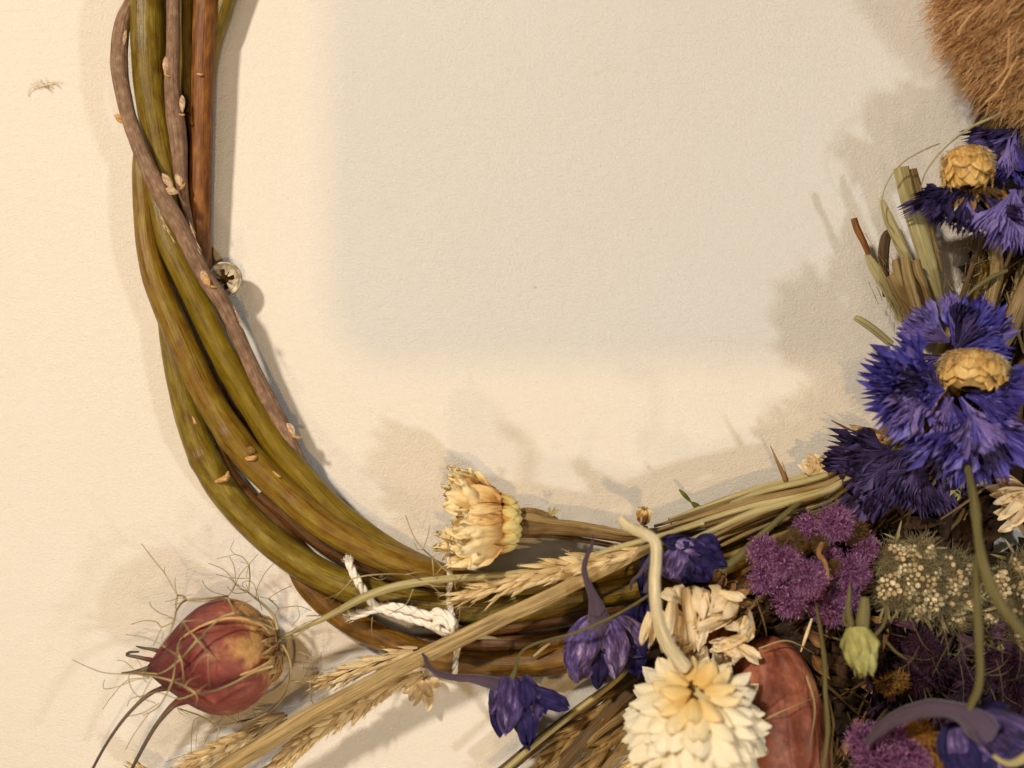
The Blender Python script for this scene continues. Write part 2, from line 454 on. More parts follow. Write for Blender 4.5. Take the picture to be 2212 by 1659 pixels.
M['calyx'] = gmat('calyx_scale', [(0.0, (120, 76, 34)), (0.3, (184, 136, 64)), (0.55, (216, 172, 94)), (0.8, (228, 194, 122)), (1.0, (150, 102, 54))], wt=0.45, wn=0.8, wr=0.3, w0=0.0,
                  scale=(1.2, 0.6, 1), streak=0.3, sscale=(5, 0.8, 1), rough=0.5, spec=0.4, bump=0.5)
M['pod'] = gmat('pod_skin', [(0.0, (200, 160, 96)), (0.24, (188, 142, 88)), (0.36, (140, 76, 60)), (0.58, (108, 44, 42)), (1.0, (64, 22, 22))], wt=0.95, wn=0.45, w0=0.02,
                scale=(0.2, 0.2, 0.22), streak=0.45, sscale=(1.6, 1.6, 0.4), rough=0.6, spec=0.3, bump=0.8, bdist=0.0010)
M['copper'] = gmat('copper_pod_skin', [(0.0, (58, 26, 18)), (0.4, (108, 56, 40)), (0.7, (152, 92, 68)), (1.0, (206, 152, 118))], wn=1.0, w0=0.46, ws=0.1,
                   scale=(0.2, 0.2, 0.16), streak=0.3, sscale=(1.6, 1.6, 1.0), rough=0.5, bump=0.5, bdist=0.0010)
M['seam'] = gmat('pod_seam', [(0.0, (170, 124, 78)), (1.0, (222, 186, 130))], wn=0.5, w0=0.5, scale=(2, 2, 0.3), streak=0.2, rough=0.6)
M['thread'] = gmat('dry_thread', [(0.0, (178, 160, 112)), (0.5, (142, 124, 84)), (1.0, (74, 62, 48))], wt=0.9, wn=0.3, w0=0.05, scale=(1, 1, 0.5), rough=0.6)
M['horn'] = gmat('pod_horn', [(0.0, (104, 40, 40)), (0.12, (100, 44, 40)), (0.3, (104, 86, 66)), (1.0, (56, 50, 50))], wt=0.9, wn=0.3, w0=0.0, scale=(1, 1, 0.5), rough=0.55)
M['papery'] = gmat('papery_skin', [(0.0, (120, 78, 40)), (0.4, (188, 150, 96)), (1.0, (234, 214, 170))], wn=0.8, wr=0.2, w0=0.4, scale=(1, 1, 1), streak=0.3, rough=0.6,
                   bump=0.5, transl=0.3)
M['twine'] = gmat('cotton_twine', [(0.0, (214, 200, 178)), (1.0, (248, 242, 230))], wn=0.5, w0=0.6, scale=(1.5, 1.5, 1), streak=0.15, rough=0.95, spec=0.1, bump=0.6, sheen=0.3)
M['magenta'] = gmat('magenta_fibre', [(0.0, (72, 34, 60)), (0.35, (124, 64, 112)), (0.7, (166, 104, 156)), (1.0, (222, 180, 214))], wt=0.5, wr=0.6, w0=0.0, wn=0.1,
                    rough=0.7, transl=0.2)
M['magentadark'] = gmat('magenta_core', [(0, (36, 12, 30)), (1, (72, 26, 56))], wn=0.6, w0=0.4, rough=0.9)
M['tuftbrown'] = gmat('brown_fibre', [(0.0, (72, 50, 26)), (0.6, (122, 92, 54)), (1.0, (160, 128, 92))], wt=0.3, wr=0.6, rough=0.7, transl=0.1)
M['wool'] = gmat('woolly_fibre', [(0.0, (112, 100, 70)), (0.6, (158, 146, 108)), (1.0, (198, 188, 152))], wt=0.3, wr=0.7, rough=0.8, transl=0.2)
M['bead'] = gmat('bead_floret', [(0.0, (140, 116, 76)), (0.5, (192, 172, 130)), (1.0, (232, 218, 184))], wr=0.8, wn=0.3, w0=0.15, rough=0.6, bump=0.2)
M['woolcore'] = gmat('woolly_core', [(0, (60, 50, 30)), (1, (104, 90, 60))], wn=0.6, w0=0.4, rough=0.9)
M['tow'] = gmat('tow_fibre', [(0.0, (168, 116, 64)), (0.5, (222, 172, 112)), (0.85, (240, 200, 144)), (1.0, (250, 226, 182))], wr=0.75, wn=0.35, wt=0.0, w0=0.12,
                scale=(0.5, 0.5, 0.5), rough=0.6, transl=0.15)
M['towcore'] = gmat('tow_core', [(0, (84, 46, 16)), (1, (120, 74, 34))], wn=0.6, w0=0.4, rough=0.9)
M['palegreen'] = gmat('pale_green_leaf', [(0.0, (120, 116, 66)), (0.5, (170, 166, 100)), (1.0, (206, 200, 136))], wn=0.5, w0=0.5, scale=(0.6, 0.6, 1), streak=0.2, rough=0.6,
                      bump=0.4, transl=0.2)
M['greenleaf'] = gmat('green_sprig', [(0.0, (60, 74, 24)), (1.0, (116, 126, 50))], wn=0.5, w0=0.5, streak=0.2, rough=0.6, transl=0.2)
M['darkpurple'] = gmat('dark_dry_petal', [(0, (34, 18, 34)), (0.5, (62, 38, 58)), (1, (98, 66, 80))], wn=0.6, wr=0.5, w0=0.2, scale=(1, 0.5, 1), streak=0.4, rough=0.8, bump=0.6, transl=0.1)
M['tuftyellow'] = gmat('yellow_fibre', [(0.0, (120, 80, 30)), (0.6, (178, 130, 62)), (1.0, (214, 172, 100))], wt=0.4, wr=0.5, rough=0.7, transl=0.2)
M['bed'] = gmat('dark_dead_leaf', [(0, (30, 21, 12)), (1, (66, 46, 27))], wn=0.6, wr=0.5, w0=0.2, streak=0.4, rough=0.9)  # very dark leaf tone, put in for the shade between the flowers
M['felt'] = gmat('felted_stem', [(0.0, (150, 132, 92)), (0.5, (196, 180, 140)), (1.0, (226, 214, 180))], wr=0.2, wn=0.7, w0=0.4, scale=(1.6, 1.6, 0.3), streak=0.5, sscale=(6, 6, 0.6), rough=0.85, bump=0.5, sheen=0.3)
M['amber'] = gmat('amber_disc', [(0, (110, 44, 12)), (1, (186, 104, 34))], wn=0.7, w0=0.4, scale=(3, 3, 3), streak=0.4, rough=0.6, bump=0.8)

# ================================================================ wall
def wall_material():
    m = bpy.data.materials.new("painted_wall_paper"); m.use_nodes = True
    nt = m.node_tree; N = nt.nodes; L = nt.links
    b = N['Principled BSDF']; b.inputs['Roughness'].default_value = 0.75
    b.inputs['Specular IOR Level'].default_value = 0.2
    tc = N.new('ShaderNodeTexCoord')

    def noise(scale, det, ro, stretch=(1, 1, 1)):
        mp = N.new('ShaderNodeMapping'); mp.inputs['Scale'].default_value = stretch
        L.new(tc.outputs['Object'], mp.inputs['Vector'])
        q = N.new('ShaderNodeTexNoise'); q.inputs['Scale'].default_value = scale
        q.inputs['Detail'].default_value = det; q.inputs['Roughness'].default_value = ro
        L.new(mp.outputs[0], q.inputs['Vector'])
        return q.outputs[0]
    big = noise(14, 3, 0.5)
    mid = noise(420, 3, 0.6, (0.8, 1, 1.1))
    fine = noise(2000, 4, 0.7, (0.8, 1, 1.15))
    speck = noise(330, 2, 0.5, (0.8, 1, 1.6))
    mx = N.new('ShaderNodeMix'); mx.data_type = 'RGBA'
    mx.inputs['A'].default_value = lin((236, 229, 217)); mx.inputs['B'].default_value = lin((229, 219, 204))
    L.new(big, mx.inputs[0])
    r = N.new('ShaderNodeValToRGB'); r.color_ramp.elements[0].position = 0.755; r.color_ramp.elements[1].position = 0.80
    L.new(speck, r.inputs[0])
    m2 = N.new('ShaderNodeMix'); m2.data_type = 'RGBA'
    L.new(mx.outputs['Result'], m2.inputs['A']); m2.inputs['B'].default_value = lin((150, 128, 104))
    q = N.new('ShaderNodeMath'); q.operation = 'MULTIPLY'; L.new(r.outputs[0], q.inputs[0]); q.inputs[1].default_value = 0.55
    L.new(q.outputs[0], m2.inputs[0])
    # faint scuffs: long thin streaks where a stretched noise crosses its middle value
    scr = noise(26, 2, 0.4, (0.5, 1, 5.5)); gate = noise(30, 1, 0.5)
    s1 = N.new('ShaderNodeMath'); s1.operation = 'SUBTRACT'; L.new(scr, s1.inputs[0]); s1.inputs[1].default_value = 0.5
    s2 = N.new('ShaderNodeMath'); s2.operation = 'ABSOLUTE'; L.new(s1.outputs[0], s2.inputs[0])
    s3 = N.new('ShaderNodeMapRange'); L.new(s2.outputs[0], s3.inputs[0]); s3.inputs[1].default_value = 0.0; s3.inputs[2].default_value = 0.006; s3.inputs[3].default_value = 1; s3.inputs[4].default_value = 0
    s4 = N.new('ShaderNodeMapRange'); L.new(gate, s4.inputs[0]); s4.inputs[1].default_value = 0.58; s4.inputs[2].default_value = 0.66; s4.inputs[3].default_value = 0; s4.inputs[4].default_value = 0.12
    s5 = N.new('ShaderNodeMath'); s5.operation = 'MULTIPLY'; L.new(s3.outputs[0], s5.inputs[0]); L.new(s4.outputs[0], s5.inputs[1])
    m4 = N.new('ShaderNodeMix'); m4.data_type = 'RGBA'; L.new(s5.outputs[0], m4.inputs[0]); L.new(m2.outputs['Result'], m4.inputs['A']); m4.inputs['B'].default_value = lin((150, 130, 110)); m2 = m4
    m3 = N.new('ShaderNodeMix'); m3.data_type = 'RGBA'; m3.blend_type = 'MULTIPLY'; m3.inputs[0].default_value = 0.16
    L.new(m2.outputs['Result'], m3.inputs['A']); L.new(fine, m3.inputs['B'])
    L.new(m3.outputs['Result'], b.inputs['Base Color'])
    a = N.new('ShaderNodeMath'); a.operation = 'MULTIPLY_ADD'
    L.new(mid, a.inputs[0]); a.inputs[1].default_value = 0.7; L.new(fine, a.inputs[2])
    bn = N.new('ShaderNodeBump'); bn.inputs['Strength'].default_value = 0.6; bn.inputs['Distance'].default_value = 0.0008
    L.new(a.outputs[0], bn.inputs['Height']); L.new(bn.outputs[0], b.inputs['Normal'])
    return m


mb = MB()
x, z, y0, y1 = 0.6, 0.6, 0.0, 0.03
vv = [(-x, y0, -z), (x, y0, -z), (x, y0, z), (-x, y0, z), (-x, y1, -z), (x, y1, -z), (x, y1, z), (-x, y1, z)]
ff = [(0, 1, 2, 3), (5, 4, 7, 6), (4, 0, 3, 7), (1, 5, 6, 2), (3, 2, 6, 7), (4, 5, 1, 0)]
mb.add(vv, ff, np.zeros((8, 3)), np.zeros((8, 3)))
wall = mb.build('wall', wall_material(), smooth=False)
wall['kind'] = 'structure'
wall['label'] = 'cream painted wall with a fine paper grain behind the wreath'

# ---- lint stuck on the wall (upper left), small dark crumbs
mb = MB()
c = at((98, 186, 2))
b0 = rng.normal(size=(40, 3)) * [13, 4, 1.0]
hairs(mb, c, b0, rng.normal(size=(40, 3)) * [1, 0.4, 0.3], rng.uniform(10, 22, 40), 0.55, bend=1.6, segs=5)
tube(mb, [(62, 208, 2), (66, 192, 5), (90, 182, 6), (118, 178, 6), (130, 190, 3)], 0.6, n=5, step=4)
tag(mb.build('lint', M['husk'], kind=None), 'small wisp of pale lint stuck on the bare wall at upper left', 'lint')

# ================================================================ screw
t = thing('wall_screw', 'round cross-slot screw head beside the twigs, dulled yellowish steel', 'screw', (483, 603, 0))
steel = bpy.data.materials.new('dull_zinc'); steel.use_nodes = True
nt = steel.node_tree; b = nt.nodes['Principled BSDF']
b.inputs['Metallic'].default_value = 0.25; b.inputs['Roughness'].default_value = 0.42
tn = nt.nodes.new('ShaderNodeTexNoise'); tn.inputs['Scale'].default_value = 900; tn.inputs['Detail'].default_value = 6
tc = nt.nodes.new('ShaderNodeTexCoord'); nt.links.new(tc.outputs['Object'], tn.inputs['Vector'])
rr = nt.nodes.new('ShaderNodeValToRGB'); rr.color_ramp.elements[0].color = lin((122, 106, 80)); rr.color_ramp.elements[1].color = lin((182, 168, 142))
rr.color_ramp.elements[0].position = 0.35; rr.color_ramp.elements[1].position = 0.65
nt.links.new(tn.outputs[0], rr.inputs[0]); nt.links.new(rr.outputs[0], b.inputs['Base Color'])
bn = nt.nodes.new('ShaderNodeBump'); bn.inputs['Strength'].default_value = 0.3; bn.inputs['Distance'].default_value = 0.0002
nt.links.new(tn.outputs[0], bn.inputs['Height']); nt.links.new(bn.outputs[0], b.inputs['Normal'])
recess_m = bpy.data.materials.new('recess_brass_grime'); recess_m.use_nodes = True  # one even brown for the slot, browner than the head
b = recess_m.node_tree.nodes['Principled BSDF']; b.inputs['Base Color'].default_value = lin((128, 98, 52)); b.inputs['Metallic'].default_value = 0.3; b.inputs['Roughness'].default_value = 0.4


def star(th):
    """radius of a cross recess with thin diagonal ticks"""
    a = (th + 0.2) % (math.pi / 2)
    d = min(a, math.pi / 2 - a)
    if d < 0.30: return 22.0 if d < 0.24 else 19.0
    d2 = abs(a - math.pi / 4)
    if d2 < 0.10: return 21.0 - d2 * 60
    return 9.5


NS = 144
th = np.linspace(0, 2 * np.pi, NS, endpoint=False)
rs = np.array([star(q) for q in th])
sc_ = at((484, 603, 62))
sc = lambda q: sc_(np.asarray(q) - [0, 0, 62])
H0 = 62
rings = []
for rad, hh in ((20, 0), (20, 20), (36, H0 - 14), (38.5, H0 - 6), (38, H0 - 1), (36.5, H0 + 0.5), (33.5, H0 + 0.3), (32.5, H0 - 1.2), (28, H0 - 1.0)):
    rings.append(np.stack([rad * np.cos(th), rad * np.sin(th), np.full(NS, hh)], -1))
rings.append(np.stack([(rs + 0.6) * np.cos(th), (rs + 0.6) * np.sin(th), np.full(NS, H0 - 1.4)], -1))
mb = MB(); pts = np.vstack(rings)
mb.add(sc(pts), grid_faces(NS, len(rings), True), pts / 20, np.zeros_like(pts))
mb.build('head', steel, t)
rings = [np.stack([(rs + 0.6) * k * np.cos(th), (rs + 0.6) * k * np.sin(th), np.full(NS, hh)], -1) for k, hh in
         ((1.0, H0 - 1.4), (0.94, H0 - 4), (0.8, H0 - 12), (0.45, H0 - 20), (0.12, H0 - 24), (0.01, H0 - 24.5))]
mb = MB(); pts = np.vstack(rings)
mb.add(sc(pts), grid_faces(NS, len(rings), True), pts / 20, np.zeros_like(pts))
mb.build('cross_slot', recess_m, t, smooth=False)

# ================================================================ the phone the picture is taken with (just behind the lens, out of frame)
def rounded_slab(x0, x1, z0, z1, y0, y1, r, k=8):
    c = []
    for cx, cz, a0 in ((x1 - r, z1 - r, 0), (x0 + r, z1 - r, 90), (x0 + r, z0 + r, 180), (x1 - r, z0 + r, 270)):
        for i in range(k + 1):
            a = R(a0 + 90 * i / k); c.append((cx + r * math.cos(a), cz + r * math.sin(a)))
    c = np.array(c); n_ = len(c); mid = c.mean(0); rings_ = []
    for y, s in ((y0, .0), (y0, .97), (y0 + .0006, .99), (y0 + .0018, 1), (y1 - .0018, 1), (y1 - .0006, .99), (y1, .97), (y1, .0)):
        q = mid + (c - mid) * s; rings_.append(np.column_stack([q[:, 0], np.full(n_, y), q[:, 1]]))
    return np.vstack(rings_), grid_faces(n_, len(rings_), True)


ph_m = bpy.data.materials.new('phone_shell'); ph_m.use_nodes = True
ph_m.node_tree.nodes['Principled BSDF'].inputs['Base Color'].default_value = lin((52, 52, 56)); ph_m.node_tree.nodes['Principled BSDF'].inputs['Roughness'].default_value = 0.35
v_, f_ = rounded_slab(-0.0135, 0.136, -0.066, 0.0125, -0.2985, -0.2905, 0.011)
mb = MB(); mb.add(v_, f_, np.zeros_like(v_), np.zeros_like(v_))
ph = mb.build('phone', ph_m)
tag(ph, 'dark phone taking the picture, held sideways just outside the frame', 'phone')

# ================================================================ willow ring
wre = thing('willow_wreath', 'ring of twisted olive, golden and rusty willow rods hanging on the wall', 'wreath', (430, 900, 0))


def rod(mat, pts, rad, label=None, **kw):
    mb = MB()
    kw.setdefault('n', 20); kw.setdefault('rough', 0.022)
    tube(mb, pts, rad, step=7, **kw)
    o = mb.build('willow_rod', M[mat], wre, label=label)
    return o


def bud(parent, mat, x, y, h, length, width, ang, name='bud', thick=8, curl=0.25):
    """a small pointed bud lying along direction ang (degrees, 0 = right, 90 = down)"""
    P = at((x, y, h)); a = R(ang); d = np.array([math.cos(a), math.sin(a), 0.12])
    mb = MB()
    for k in (1, -1):
        petal(mb, P, -d * length / 2, d + np.array([0, 0, 0.05]), (0, 0, 1), length, width, 'leaf', curl=-curl, cup=-0.22, wr=0.03, nu=7, nv=8, thick=thick if k == 1 else 0)
    o = mb.build(name, M[mat], wre)
    o.parent = parent; o.location = (0, 0, 0)
    return o


def scar(parent, x, y, h, w, ang, r=3.2):
    a = R(ang); dx, dy = math.cos(a) * w / 2, math.sin(a) * w / 2
    mb = MB()
    tube(mb, [(x - dx, y - dy, h - 6), (x - dx * .4 + dy * .2, y - dy * .4 + 2, h), (x + dx * .4, y + dy * .4 + 2, h + 1), (x + dx, y + dy, h - 5)],
         [r * .6, r, r * 1.2, r * .7], n=7, step=3, rough=0.4)
    o = mb.build('leaf_scar', M['scar'], wre); o.parent = parent
    return o


# back rods first
rod('brown', [(470, -60, 22), (440, 60, 20), (415, 200, 20), (410, 330, 22), (412, 450, 20), (430, 600, 20), (470, 760, 20), (520, 900, 22), (590, 1010, 20), (668, 1120, 20), (750, 1200, 22), (830, 1245, 20)],
    [22, 22, 22, 20, 18, 16, 16, 17, 17, 16, 14, 10], 'dark brown rod half hidden at the back of the ring')
rod('green', [(520, -90, 38), (498, -40, 38), (474, 30, 38), (452, 110, 34), (440, 220, 28), (430, 330, 24)], [24, 25, 25, 23, 20, 14], 'short olive rod emerging behind the rusty one at the top')
rod('olive', [(404, -60, 32), (404, 60, 30), (406, 200, 26), (408, 330, 24), (412, 430, 22)], [16, 17, 18, 16, 10], 'narrow dark olive rod in the gap beside the rusty one')
r4 = rod('rust', [(448, -70, 62), (444, 0, 62), (440, 90, 60), (438, 167, 58), (436, 267, 55), (433, 400, 50), (431, 500, 45), (434, 580, 38), (450, 680, 30), (490, 800, 26), (540, 900, 26)],
         [26, 25, 24.5, 24.5, 24, 24, 25, 24, 20, 16, 12], 'straight rust-orange rod on the inner side at the top')
# dark pieces in the lower gap
rod('brown', [(470, 960, 25), (500, 1028, 28), (544, 1080, 28), (590, 1122, 28), (632, 1172, 26), (690, 1222, 22)], [12, 17, 18, 18, 17, 12], 'dark brown rod glimpsed between the two big golden ones')
rod('brown', [(560, 1068, 30), (617, 1117, 32), (684, 1170, 34), (750, 1206, 34), (817, 1236, 32), (900, 1262, 30), (1000, 1280, 28)], [10, 13, 15, 16, 16, 14, 12])
r7 = rod('olive', [(352, 660, 36), (366, 740, 42), (384, 810, 45), (404, 885, 46), (428, 955, 47), (456, 1015, 48), (487, 1065, 50), (530, 1116, 52), (588, 1170, 54), (651, 1216, 56),
                   (717, 1252, 58), (784, 1278, 58), (850, 1297, 58), (937, 1308, 56), (1063, 1312, 54), (1163, 1306, 52), (1270, 1284, 48), (1400, 1262, 46), (1560, 1215, 46), (1720, 1140, 46), (1900, 1020, 44), (2060, 840, 42)],
         [14, 20, 26, 30, 32, 33, 33, 33, 34, 34, 34, 34, 34, 34, 33, 32, 31, 30, 28, 26, 24, 22], 'thick olive rod with a ragged scar, running along the outer lower left', bumps=((0.155, 0.2, 0.16, 0.007),))
rod('brown', [(905, 1350, 30), (950, 1362, 36), (996, 1358, 38), (1063, 1354, 40), (1163, 1340, 40), (1270, 1322, 38), (1400, 1290, 36), (1540, 1230, 34), (1700, 1140, 34)],
    [3, 8, 14, 18, 19, 19, 18, 18, 16])
rod('brown', [(880, 1384, 20), (963, 1389, 24), (1063, 1390, 26), (1163, 1388, 28), (1270, 1368, 28), (1400, 1330, 28), (1560, 1260, 28), (1720, 1170, 30)], [14, 20, 23, 23, 22, 22, 20, 18])
r9 = rod('ochre', [(604, 1192, 18), (628, 1222, 22), (658, 1262, 28), (700, 1302, 32), (750, 1339, 34), (817, 1374, 36), (884, 1402, 38), (940, 1420, 40), (996, 1431, 42), (1063, 1435, 44), (1146, 1433, 46),
                  (1213, 1424, 46), (1300, 1398, 46), (1420, 1345, 46), (1580, 1270, 46), (1750, 1160, 46), (1930, 1000, 46), (2060, 820, 44), (2150, 600, 42), (2200, 380, 40), (2220, 150, 40)],
         [5, 12, 21, 26, 27, 28, 28, 28, 29, 30, 31, 31, 30, 28, 28, 28, 26, 26, 25, 24, 24], 'brown to golden rod forming the lowest outer edge of the ring')
# main rods
r6 = rod('green', [(330, 380, 60), (346, 440, 66), (362, 510, 72), (380, 555, 76), (402, 600, 78), (435, 668, 78), (470, 742, 78), (508, 812, 76), (551, 887, 74), (600, 966, 74), (655, 1030, 74), (720, 1100, 72), (786, 1152, 70),
                   (850, 1196, 68), (917, 1228, 64), (1000, 1256, 58), (1100, 1268, 54), (1240, 1250, 50), (1400, 1210, 48), (1600, 1145, 46), (1780, 1070, 44), (1960, 930, 44), (2100, 660, 42), (2170, 300, 40)],
         [18, 23, 26, 27, 27, 28, 28, 28, 28, 28, 28, 28, 28, 28, 27, 25, 24, 24, 22, 22, 22, 20, 20, 20], 'smooth yellow-green rod on the inner side of the curve', bumps=((0.16, 0.5, 0.10, 0.01), (0.40, -0.6, 0.10, 0.008)))
r5 = rod('golden', [(308, 330, 46), (309, 383, 48), (313, 467, 52), (320, 530, 56), (333, 590, 60), (352, 645, 64), (378, 706, 68), (406, 768, 72), (434, 830, 74), (466, 888, 78), (503, 942, 82), (543, 993, 86),
                    (588, 1038, 90), (640, 1085, 92), (700, 1133, 92), (760, 1168, 90), (830, 1203, 88), (900, 1230, 82), (970, 1250, 74), (1080, 1262, 64), (1240, 1244, 58), (1400, 1206, 54), (1600, 1140, 50), (1790, 1055, 48), (1970, 880, 46), (2110, 600, 44), (2190, 200, 44)],
         [20, 23, 24, 26, 28, 29, 30, 31, 31, 32, 33, 33, 33, 33, 33, 33, 32, 30, 28, 26, 26, 25, 24, 24, 24, 22, 22], 'thick golden-olive rod lying on top with two pale leaf scars', bumps=((0.283, 0, 0.14, 0.008), (0.215, 0.8, 0.12, 0.006), (0.38, 0, 0.10, 0.01)))
r1 = rod('olive', [(317, -90, 66), (318, 0, 66), (320, 90, 66), (325, 180, 64), (336, 260, 62), (351, 335, 60), (368, 400, 56), (388, 460, 50), (410, 530, 44), (440, 620, 38), (480, 730, 34)],
         [37, 37, 37, 36, 35, 33, 30, 27, 24, 20, 14], 'thickest olive rod with fine pale streaks at the upper left')
r3 = rod('grey', [(374, -70, 84), (374, 0, 84), (374, 100, 84), (371, 167, 84), (376, 233, 84), (385, 300, 82), (391, 383, 82), (399, 433, 82), (410, 480, 78), (422, 530, 70)],
         [14, 14.5, 14.5, 16, 19, 19, 14, 10, 7, 5], 'thin grey-brown twig with pale buds between the olive and rusty rods')
r2 = rod('grey', [(304, -60, 66), (284, -4, 68), (266, 45, 70), (258, 100, 72), (258, 150, 76), (266, 200, 82), (279, 255, 92), (299, 312, 108), (325, 373, 118), (354, 430, 122), (386, 485, 118), (412, 540, 112), (444, 600, 106), (480, 652, 98),
                  (506, 707, 90), (529, 760, 84), (554, 814, 80), (584, 874, 76), (612, 927, 72), (638, 977, 66), (662, 1020, 58), (684, 1052, 46), (700, 1090, 36)],
         [11, 12, 16, 18, 18.5, 17, 17, 17, 18.5, 19, 19, 18, 18, 17, 16.5, 16, 17, 18, 18, 14, 11, 8, 5], 'weathered grey-brown twig spiralling over the others, with buds and a thorn',
         rough=0.05, bumps=((0.60, 0, 0.25, 0.012), (0.9, 1, 0.25, 0.012)))

# buds, thorns and scars
bud(r2, 'bud', 263, 77, 84, 58, 20, 88, thick=10)
bud(r2, 'bud', 440, 597, 124, 56, 18, 62, thick=9); bud(r2, 'scar', 446, 606, 128, 30, 14, 62, thick=7)
bud(r2, 'bud', 628, 928, 86, 34, 17, 58, thick=7)
bud(r2, 'bud', 362, 392, 138, 46, 16, 55, thick=5)
bud(r2, 'bud', 371, 412, 138, 30, 18, 20, thick=5)
bud(r2, 'scar', 262, 252, 96, 34, 18, 190, name='thorn', thick=6)
bud(r2, 'scar', 258, 258, 94, 30, 12, 215, name='thorn', thick=5)
scar(r2, 456, 616, 122, 22, 20); scar(r2, 640, 942, 84, 22, 15)
bud(r3, 'bud', 357, 142, 100, 42, 13, 88, thick=6)
bud(r3, 'bud', 393, 224, 100, 40, 13, 88, thick=6)
bud(r3, 'bud', 386, 388, 96, 34, 16, 70, thick=6)
scar(r3, 362, 162, 100, 16, 20, 2.2); scar(r3, 392, 246, 100, 14, 10, 2.2); scar(r3, 393, 404, 96, 20, -50, 2.4)
scar(r1, 296, 402, 66, 18, 30, 2.6)
scar(r5, 541, 988, 118, 26, -8, 5); bud(r5, 'golden', 540, 974, 118, 22, 20, 100, thick=7)
scar(r5, 598, 1024, 118, 20, 35, 3); scar(r5, 420, 908, 100, 16, 60, 3)
scar(r7, 480, 1034, 84, 34, -22, 5.5)
scar(r7, 490, 1027, 86, 16, -70, 4)
scar(r4, 432, 159, 84, 14, 5, 2.4)
# fine bark flakes along the grey twig
mb = MB()
for (xa, ya), (xb, yb) in (((296, 345), (345, 450)), ((405, 470), (430, 540)), ((340, 455), (368, 510)), ((500, 650), (520, 700))):
    for i in range(9):
        k = random.random(); x = xa + (xb - xa) * k + random.uniform(-2, 2); y = ya + (yb - ya) * k
        petal(mb, at((x, y, 106 + random.uniform(0, 22))), (0, 0, 0), ((xb - xa) / (yb - ya) + random.uniform(-.12, .2), 1, random.uniform(-.1, .12)), (0, 0, 1), random.uniform(16, 34), random.uniform(1.6, 3), 'leaf', curl=random.uniform(-1, 1), nu=3, nv=4)
mb.build('bark_flakes', M['bud'], wre, kind='stuff').parent = wre

# ================================================================ twine
tw = thing('cotton_twine', 'white cotton twine knotted round the willow rods at the bottom left', 'twine', (960, 1345, 90))


def strand_cord(name, pts, rad, frays=()):
    Q = spline(np.asarray(pts, float), 2.5)
    P3 = W(Q); k = (1 - Q[:, 2] / D)[:, None] * S
    T = nrm(np.gradient(P3, axis=0)); N = nrm(np.cross(T, [0.1, 1, 0.2])); B = np.cross(T, N)
    L = np.concatenate([[0], np.cumsum(np.linalg.norm(np.diff(P3, axis=0), axis=1))]) / S
    mb = MB()
    for s in range(3):
        ph = L / (rad * 1.25) + s * 2 * np.pi / 3
        X = P3 + k * rad * 0.52 * (np.cos(ph)[:, None] * N + np.sin(ph)[:, None] * B)
        tube(mb, np.column_stack([X]), 0.60 * rad * S, n=7, raw=True, step=1e9)
    # loose fuzz
    idx = rng.integers(0, len(Q), int(len(Q) * 2.2))
    off = rng.normal(size=(len(idx), 3)); off = nrm(off) * rad * 0.8
    base = Q[idx] + off
    for j in (0,):
        c0 = Q[len(Q) // 2]
        hairs(mb, at(c0), (base - c0), off + rng.normal(size=off.shape) * rad * .8, rng.uniform(5, 15, len(idx)), 0.28, bend=1.2)
    for e in frays:
        q = Q[0] if e == 0 else Q[-1]; d = (Q[0] - Q[3]) if e == 0 else (Q[-1] - Q[-4])
        hairs(mb, at(q), rng.normal(size=(160, 3)) * rad * 0.42, nrm(d) + rng.normal(size=(160, 3)) * 0.35, rng.uniform(6, 15, 160), 1.3, bend=0.8)
    return mb.build(name, M['twine'], tw)


strand_cord('strand', [(753, 1213, 106), (760, 1232, 110), (771, 1252, 112), (782, 1270, 114), (794, 1288, 112), (812, 1310, 108), (842, 1322, 104), (880, 1334, 104), (920, 1346, 106), (952, 1362, 108)], 8.5, (0,))
strand_cord('strand', [(757, 1330, 92), (775, 1327, 96), (800, 1318, 100), (822, 1312, 106), (850, 1310, 112), (884, 1318, 114), (918, 1328, 114), (950, 1332, 112)], 9, (0,))
strand_cord('knot', [(930, 1330, 106), (944, 1322, 116), (966, 1330, 122), (980, 1346, 120), (974, 1362, 112), (956, 1364, 112), (940, 1350, 118), (952, 1338, 126), (972, 1352, 124), (985, 1368, 112)], 9)
strand_cord('strand', [(968, 1196, 92), (971, 1225, 100), (972, 1250, 104), (970, 1284, 102), (973, 1316, 104), (982, 1345, 108), (989, 1370, 100), (989, 1395, 84), (985, 1420, 78), (983, 1446, 76), (982, 1464, 60), (980, 1470, 40)], 6.2)

# ================================================================ straw stems and ears
straws_group = None


def stem_thing(name, label, cat, mat, pts, rad, group=None, **kw):
    mb = MB(); kw.setdefault('n', 12); kw.setdefault('step', 7)
    tube(mb, pts, rad, **kw)
    o = mb.build(name, M[mat])
    return tag(o, label, cat, group)


